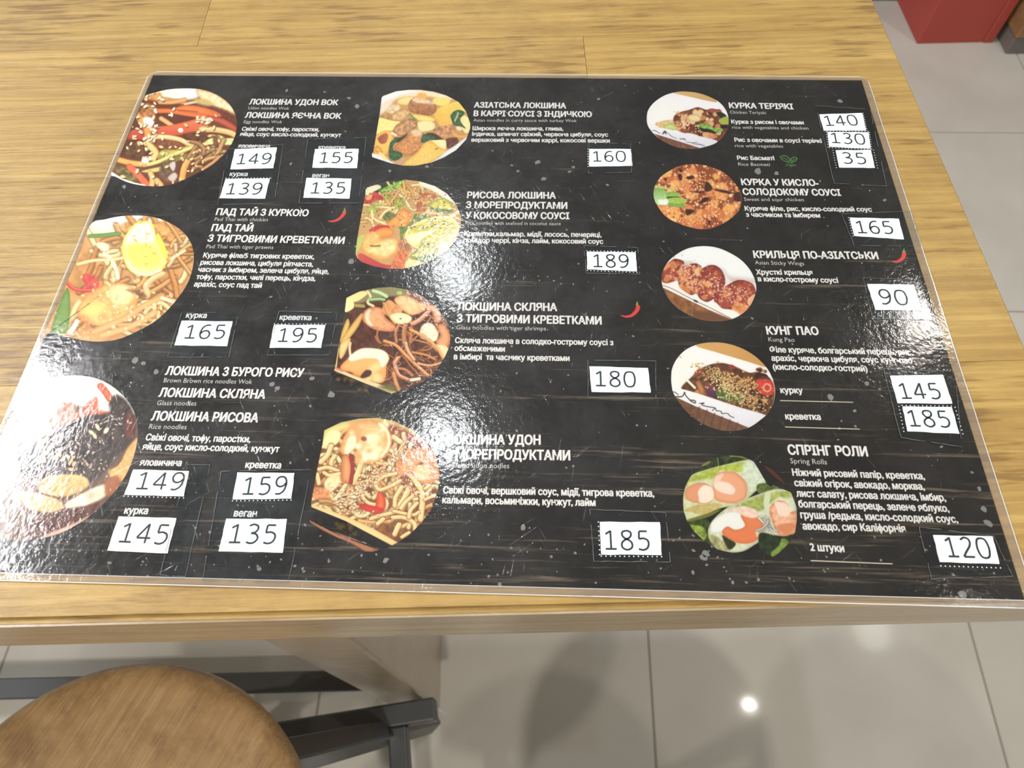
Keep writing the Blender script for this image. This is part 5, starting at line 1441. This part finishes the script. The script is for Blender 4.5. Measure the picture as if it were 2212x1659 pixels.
D.P([(850, 820), (1200, 670), (1600, 600), (1630, 700), (1450, 700), (1280, 850), (1150, 890), (1000, 820)], (165, 178, 85), 30, m=.2)
D.P([(520, 1050), (700, 930), (900, 920), (990, 1090), (900, 1150), (720, 1120), (640, 1180), (520, 1180)], (225, 228, 225), 24)
D.P([(660, 1190), (740, 1110), (850, 1160), (990, 1100), (930, 960), (1000, 900), (1180, 960), (1250, 1060), (1240, 1220), (1100, 1340), (900, 1350), (740, 1280)], (222, 138, 82), 14, e=(215, 120, 70), g=(226, 130, 75))
D.P([(720, 900), (900, 840), (1100, 850), (1190, 940), (1110, 990), (980, 960), (850, 900)], (230, 205, 190), 20, m=.08)
D.P([(1150, 1160), (1240, 1170), (1230, 1240), (1160, 1260)], (232, 200, 170), 20)
D.P([(1340, 850), (1450, 740), (1600, 780), (1640, 900), (1730, 900), (1720, 1180), (1600, 1250), (1470, 1220), (1370, 1000)], (226, 180, 145), 14, e=(210, 135, 85), m=.12)
D.P([(1420, 760), (1580, 780), (1640, 880), (1600, 960), (1480, 950), (1440, 860)], (232, 212, 195), 24)
D.P([(1460, 1100), (1640, 1060), (1720, 1100), (1600, 1220), (1500, 1180)], (215, 140, 90), 24)
D.P([(1280, 640), (1360, 620), (1340, 800), (1330, 960), (1260, 800)], (205, 215, 185), 16)
D.TG(10, 1180, 1350, 950, 1200, 28, [(205, 205, 195), (190, 190, 175)], 260, .75, an=70)
D.P([(480, 1240), (600, 1260), (760, 1440), (620, 1450), (520, 1370)], (165, 165, 115), 24, m=.3)
D.P([(660, 1240), (760, 1290), (860, 1360), (760, 1440)], (52, 58, 30), 20)
D.P([(1210, 1200), (1500, 1260), (1700, 1220), (1640, 1340), (1400, 1560), (1280, 1500), (1200, 1420)], (38, 52, 28), 20, m=.5, ms=40)
D.P([(1390, 1540), (1370, 1480), (1480, 1380), (1520, 1280), (1620, 1330), (1560, 1430)], (120, 150, 45), 14, m=.2)
D.done('photo of rice paper spring rolls with shrimps', .9)
b = bmesh.new()
ribbon(b, [(1651, 1006), (1665, 1017), (1680, 1031), (1695, 1044)], [.0004, .0019, .0016, .0003], Z_INK)
obj('chopstick_tip', b, flat('dark_red_print', (.10, .030, .02)), menu)

# ------------------------------------------------------------------ laminating film (wavy pouch sticking out past the print)
fx0, fx1, fy0, fy1 = -MW / 2 - .0026, MW / 2 + .0036, -MH / 2 - .0030, MH / 2 + .0028
NX, NY = 260, 190
gx = np.linspace(fx0, fx1, NX); gy = np.linspace(fy0, fy1, NY)
XX, YY = np.meshgrid(gx, gy)
edge = np.maximum(np.abs(XX) - MW / 2 + .004, np.abs(YY) - MH / 2 + .004) / .008
edge = np.clip(edge, 0, 1)
wav = (vnoise(XX * 60 + 5, YY * 60 + 5) - .5) * 2
Z = Z_FILM + .00035 * edge ** 2 * (wav * .8 + .5)
# rounded corners of the pouch
cr_ = .004
for sx in (-1, 1):
    for sy in (-1, 1):
        ccx = (fx1 - cr_) if sx > 0 else (fx0 + cr_); ccy = (fy1 - cr_) if sy > 0 else (fy0 + cr_)
        m = ((XX - ccx) * sx > 0) & ((YY - ccy) * sy > 0)
        r = np.hypot(XX - ccx, YY - ccy); mx = np.maximum(np.abs(XX - ccx), np.abs(YY - ccy))
        k = np.where(m & (r > 1e-9), mx / np.maximum(r, 1e-9), 1)
        XX = np.where(m, ccx + (XX - ccx) * k, XX); YY = np.where(m, ccy + (YY - ccy) * k, YY)
i, j = np.meshgrid(np.arange(NY - 1), np.arange(NX - 1), indexing='ij')
a = (i * NX + j).ravel()
F = np.stack([a, a + 1, a + NX + 1, a + NX], 1)
me = bpy.data.meshes.new('laminate_film')
me.vertices.add(NX * NY); me.vertices.foreach_set('co', np.stack([XX, YY, Z], -1).ravel())
me.loops.add(F.size); me.loops.foreach_set('vertex_index', F.ravel())
me.polygons.add(len(F)); me.polygons.foreach_set('loop_start', np.arange(len(F)) * 4)
me.polygons.foreach_set('use_smooth', np.ones(len(F), bool))
me.update(calc_edges=True)
link('laminate_film', me, M_FILM, menu)['label'] = 'clear scratched laminating film'
# thin bright cut edge of the film
def strip(bm, pts, wd):
    for (x0, y0, z0), (x1, y1, z1) in zip(pts, pts[1:]):
        d = Vector((x1 - x0, y1 - y0, 0)).normalized() * wd / 2
        n = Vector((-d.y, d.x, 0))
        vs = [bm.verts.new((x0 + n.x, y0 + n.y, z0)), bm.verts.new((x0 - n.x, y0 - n.y, z0)), bm.verts.new((x1 - n.x, y1 - n.y, z1)), bm.verts.new((x1 + n.x, y1 + n.y, z1))]
        bm.faces.new(vs)
b = bmesh.new()
def zf(x, y): 
    jj = int(np.clip((x - fx0) / (fx1 - fx0) * (NX - 1), 0, NX - 1)); ii = int(np.clip((y - fy0) / (fy1 - fy0) * (NY - 1), 0, NY - 1))
    return float(Z[ii, jj]) + .00002
n = 160
xs = np.linspace(fx0 + .004, fx1 - .004, n); ys = np.linspace(fy0 + .004, fy1 - .004, n)
for pts in ([(x, fy0, zf(x, fy0)) for x in xs], [(x, fy1, zf(x, fy1)) for x in xs], [(fx0, y, zf(fx0, y)) for y in ys], [(fx1, y, zf(fx1, y)) for y in ys]):
    strip(b, pts, .00035)
for pts in ([(x, -MH / 2 - .0001, zf(x, -MH / 2)) for x in xs],):
    strip(b, pts, .00022)
obj('film_edge', b, M_CRINKLE, menu)

# ------------------------------------------------------------------ taped paper price tags
DG = {  # pen strokes of the humanist digits on a 0..1 grid (baseline 0, cap 1), width about .62
    '0': [[(.31, 1), (.12, .90), (.04, .5), (.12, .10), (.31, 0), (.50, .10), (.58, .5), (.50, .90), (.31, 1)]],
    '1': [[(.10, .80), (.33, .97)], [(.33, 1.0), (.33, .03)], [(.08, .035), (.58, .035)]],
    '2': [[(.08, .88), (.28, 1), (.46, .93), (.50, .74), (.42, .54), (.22, .28), (.06, .035)], [(.06, .035), (.56, .035)]],
    '3': [[(.10, .92), (.28, 1), (.46, .92), (.49, .76), (.40, .59), (.22, .53)], [(.22, .53), (.44, .48), (.54, .28), (.44, .07), (.26, 0), (.07, .06)]],
    '4': [[(.42, .0), (.42, 1)], [(.42, 1), (.03, .28)], [(.03, .27), (.60, .27)]],
    '5': [[(.50, .97), (.14, .97)], [(.14, .97), (.12, .56)], [(.12, .56), (.32, .60), (.50, .50), (.54, .30), (.46, .09), (.28, 0), (.08, .05)]],
    '6': [[(.52, .96), (.34, .98), (.16, .82), (.08, .52), (.08, .28), (.16, .07), (.32, 0), (.48, .07), (.55, .29), (.48, .50), (.33, .57), (.18, .50), (.09, .36)]],
    '8': [[(.31, 1), (.14, .93), (.11, .77), (.20, .62), (.40, .50), (.53, .35), (.52, .12), (.31, 0), (.10, .12), (.09, .35), (.22, .50), (.42, .62), (.51, .77), (.48, .93), (.31, 1)]],
    '9': [[(.10, .03), (.28, .02), (.46, .18), (.54, .48), (.54, .72), (.46, .93), (.30, 1), (.14, .93), (.07, .71), (.14, .50), (.29, .43), (.44, .50), (.53, .64)]],
}
def ribbon_w(bm, P_, wd, z):
    n = len(P_); L_, R_ = [], []
    for i in range(n):
        a, c = P_[max(i - 1, 0)], P_[min(i + 1, n - 1)]
        d = np.array(c) - np.array(a); l = math.hypot(*d) or 1
        nx, ny = -d[1] / l * wd / 2, d[0] / l * wd / 2
        L_.append(bm.verts.new((P_[i][0] + nx, P_[i][1] + ny, z))); R_.append(bm.verts.new((P_[i][0] - nx, P_[i][1] - ny, z)))
    for i in range(n - 1): bm.faces.new((R_[i], R_[i + 1], L_[i + 1], L_[i]))

def number(text, x0, y0, x1, y1, hpx, parent):
    z = Z_DIGIT
    a, e = at(x0, y0, z), at(x1, y1, z)
    top = at(x0, y0 - hpx, z)
    h = math.hypot(*(top - a)[:2]); h = (top - a)[1] * 1.0
    d = e - a; L = math.hypot(d[0], d[1]); u = d[:2] / L; v = np.array([-u[1], u[0]])
    n = len(text)
    adv = .74
    tot = adv * (n - 1) + .56 - .08
    sx = L / tot
    sw = h * .105
    for i, ch in enumerate(text):
        b = bmesh.new()
        for k, st in enumerate(DG[ch]):
            pts = cr(st, 7) if len(st) > 2 else np.array(st)
            W2 = [a[:2] + u * ((i * adv + p[0] - .08) * sx) + v * (p[1] * h) for p in pts]
            ribbon_w(b, W2, sw, z + 4e-6 * k)
        obj('digit', b, M_BLACK, parent)

def tagbox(quad):
    b = bmesh.new()
    Q = [at(x, y, Z_TAG) for x, y in quad]
    # slightly hand-cut edges
    pts = []
    for i in range(4):
        p, q = Q[i], Q[(i + 1) % 4]
        for k in range(6):
            t = k / 6
            r = p + (q - p) * t
            if k: r = r + np.array([random.uniform(-1, 1), random.uniform(-1, 1), 0]) * .00014
            pts.append(r)
    top = [b.verts.new(tuple(p)) for p in pts]
    bot = [b.verts.new((p[0], p[1], Z_FILM + .00006)) for p in pts]
    f = b.faces.new(top); f.normal_update()
    if f.normal.z < 0: f.normal_flip()
    for k in range(len(pts)):
        k2 = (k + 1) % len(pts); b.faces.new((top[k], top[k2], bot[k2], bot[k]))
    bmesh.ops.recalc_face_normals(b, faces=b.faces)
    return b

def cA(X, Y): return (400 + X / 3.95, 160 + Y / 3.95)
def cE(X, Y): return (X / 3.95, 440 + Y / 3.95)
def cF(X, Y): return (400 + X / 3.95, 440 + Y / 3.95)
def cL(X, Y): return (X / 3.95, 780 + Y / 3.95)
def cM(X, Y): return (400 + X / 3.95, 880 + Y / 3.95)
def cC(X, Y): return (940 + X / 3.95, 160 + Y / 3.95)
def cG(X, Y): return (940 + X / 3.95, 440 + Y / 3.95)
def cN(X, Y): return (940 + X / 3.95, 780 + Y / 3.95)
def cD(X, Y): return (1380 + X / 3.95, 130 + Y / 3.95)
def cH(X, Y): return (1380 + X / 3.95, 440 + Y / 3.95)
def cR(X, Y): return (1912 + X / 3.317, 400 + Y / 3.317)
def cQ(X, Y): return (1652 + X / 3.95, 900 + Y / 3.95)
def q(f, *p): return [f(*a) for a in p]
TAGS = [
    ('149', q(cA, (425, 640), (782, 625), (752, 802), (385, 812)), cA(437, 768), cA(720, 765), 22.5, ''),
    ('155', q(cA, (1107, 640), (1480, 638), (1466, 802), (1085, 798)), cA(1145, 757), cA(1420, 755), 22.5, ''),
    ('139', q(cA, (345, 893), (722, 890), (682, 1062), (292, 1058)), cA(347, 1025), cA(640, 1025), 24, 't'),
    ('135', q(cA, (1035, 885), (1420, 892), (1402, 1062), (1008, 1055)), cA(1070, 1018), cA(1355, 1018), 24, ''),
    ('165', q(cE, (1550, 998), (1985, 1003), (1938, 1215), (1488, 1208)), cE(1572, 1150), cE(1905, 1150), 29.5, ''),
    ('195', q(cF, (758, 1032), (1197, 1035), (1160, 1230), (720, 1230)), cF(790, 1178), cF(1112, 1180), 29.5, 't'),
    ('149', q(cL, (1137, 925), (1612, 938), (1568, 1155), (1060, 1140)), cL(1160, 1092), cL(1545, 1100), 37, 'b'),
    ('145', q(cL, (1012, 1325), (1505, 1340), (1430, 1640), (915, 1615)), cL(1012, 1545), cL(1410, 1562), 42, ''),
    ('159', q(cM, (445, 555), (932, 560), (905, 778), (405, 785)), cM(488, 745), cM(852, 740), 38, 'b'),
    ('135', q(cM, (350, 950), (868, 952), (832, 1240), (285, 1228)), cM(370, 1157), cM(760, 1162), 41, ''),
    ('160', q(cC, (1313, 638), (1672, 640), (1683, 782), (1315, 788)), cC(1350, 745), cC(1622, 745), 22, 'l'),
    ('189', q(cG, (1295, 408), (1710, 415), (1722, 577), (1298, 560)), cG(1352, 540), cG(1650, 545), 27.5, 'tb'),
    ('180', q(cN, (1315, 45), (1815, 58), (1840, 268), (1335, 262)), cN(1372, 213), cN(1705, 220), 32.5, ''),
    ('185', q(cN, (1405, 1372), (1917, 1375), (1932, 1655), (1418, 1650)), cN(1455, 1608), cN(1830, 1612), 41.5, 'lb'),
    ('140', q(cD, (1540, 462), (1905, 450), (1940, 600), (1578, 600)), cD(1600, 560), cD(1870, 553), 21.5, 'r'),
    ('130', q(cD, (1610, 612), (1960, 615), (1978, 755), (1625, 738)), cD(1650, 705), cD(1930, 718), 22, 'tlrb'),
    ('35', q(cD, (1680, 768), (1980, 765), (2015, 918), (1710, 915)), cD(1755, 880), cD(1943, 885), 23.5, 'LR'),
    ('165', [cD(1800, 1342), cR(98, 240), cR(135, 388), cD(1838, 1498)], cD(1872, 1475), cD(2175, 1480), 26.5, 'l'),
    ('90', [cH(1950, 685), cR(208, 712), cR(262, 897), cH(2018, 905)], (1905.3, 656.5), (1961.7, 658.4), 31, 'R'),
    ('145', q(cR, (35, 1365), (415, 1358), (482, 1565), (90, 1562)), cR(122, 1530), cR(405, 1530), 33.5, ''),
    ('185', [cR(125, 1585), cR(478, 1590), cQ(1662, 145), cQ(1218, 125)], cQ(1245, 82), cQ(1590, 90), 35, 'tLR'),
    ('120', q(cQ, (1437, 1010), (1945, 1022), (2003, 1257), (1495, 1240)), cQ(1570, 1198), cQ(1935, 1208), 43, 'B'),
]
for text, quad, a0, a1, hp, dots in TAGS:
    o = obj('price_tag', tagbox(quad), M_PAPER, menu)
    number(text, a0[0], a0[1], a1[0], a1[1], hp, o)
    if dots:
        b = bmesh.new()
        TL, TR, BR, BL = [at(x, y, Z_TAG) for x, y in quad]
        for c_ in dots:
            p, r = {'t': (TL, TR), 'b': (BL, BR), 'B': (BL, BR), 'l': (TL, BL), 'L': (TL, BL), 'r': (TR, BR), 'R': (TR, BR)}[c_]
            n_ = np.array({'t': (0, 1), 'b': (0, -1), 'B': (0, -1), 'l': (-1, 0), 'L': (-1, 0), 'r': (1, 0), 'R': (1, 0)}[c_]) * (.0015 if c_.isupper() else .0006)
            m_ = max(4, int(np.hypot(*(r - p)[:2]) / .0017))
            for k in range(m_ + 1):
                s_ = p + (r - p) * (k / m_)
                x, y = s_[0] + n_[0], s_[1] + n_[1]
                rr = .00027
                vs = [b.verts.new((x + rr * math.cos(t * PI / 3), y + rr * math.sin(t * PI / 3), Z_FILM + .00012)) for t in range(6)]
                b.faces.new(vs)
        po = obj('perforation', b, M_PAPER, o); po['kind'] = 'stuff'

# clear tape over the tags
TAPES = [q(cE, (1550, 930), (2035, 925), (1955, 1310), (1430, 1310)),
         q(cF, (800, 915), (1300, 930), (1230, 1290), (700, 1290)),
         q(cA, (1045, 555), (1545, 540), (1480, 1100), (970, 1100)),
         q(cA, (370, 640), (835, 600), (760, 1100), (275, 1115)),
         [(478, 1018), (671, 1014), (623, 1260), (437, 1254)],
         [(405, 1003), (454, 1004), (400, 1246), (345, 1242)],
         q(cN, (1305, -10), (1880, 0), (1885, 318), (1305, 312)),
         [cN(1320, 1265), cN(1965, 1290), (1448, 1214), (1283, 1212)],
         [(1272, 308), (1362, 310), (1364, 372), (1271, 374)],
         [(1262, 530), (1378, 535), (1382, 592), (1266, 590)],
         [(1762, 228), (1880, 236), (1915, 402), (1802, 396)],
         [(1818, 462), (1968, 456), (1990, 532), (1845, 530)],
         [(1864, 600), (1988, 604), (2014, 690), (1885, 688)],
         [(1908, 796), (2062, 802), (2078, 965), (1946, 945)],
         [(1985, 1138), (2146, 1158), (2188, 1245), (2012, 1250)]]
for T in TAPES:
    b = bmesh.new()
    P_ = [at(x, y, Z_TAPE) for x, y in T]
    vs = [b.verts.new(tuple(p)) for p in P_]
    f = b.faces.new(vs); f.normal_update()
    if f.normal.z < 0: f.normal_flip()
    o = obj('clear_tape', b, M_TAPE, menu)
    b = bmesh.new()
    ring = []
    for k in range(4):
        p, r = P_[k], P_[(k + 1) % 4]
        for m_ in range(10):
            s_ = p + (r - p) * m_ / 10
            ring.append((s_[0] + random.uniform(-1, 1) * .00012, s_[1] + random.uniform(-1, 1) * .00012, Z_TAPE + .00001))
    ring.append(ring[0])
    for k in range(len(ring) - 1):
        if random.random() < .82: strip(b, ring[k:k + 2], random.choice([.00012, .0002]))
    obj('tape_edge', b, M_TAPEEDGE, o)

# raised crease in the film left of the udon heading
b = bmesh.new()
pts = [(945, 903), (947, 922), (941, 934), (944, 950), (945, 964), (941, 977)]
P_ = cr(pts, 4)
W3 = [tuple(at(a_[0], a_[1], Z_FILM + .00012)) for a_ in P_]
strip(b, W3, .0005)
obj('film_crease', b, M_CRINKLE, menu)
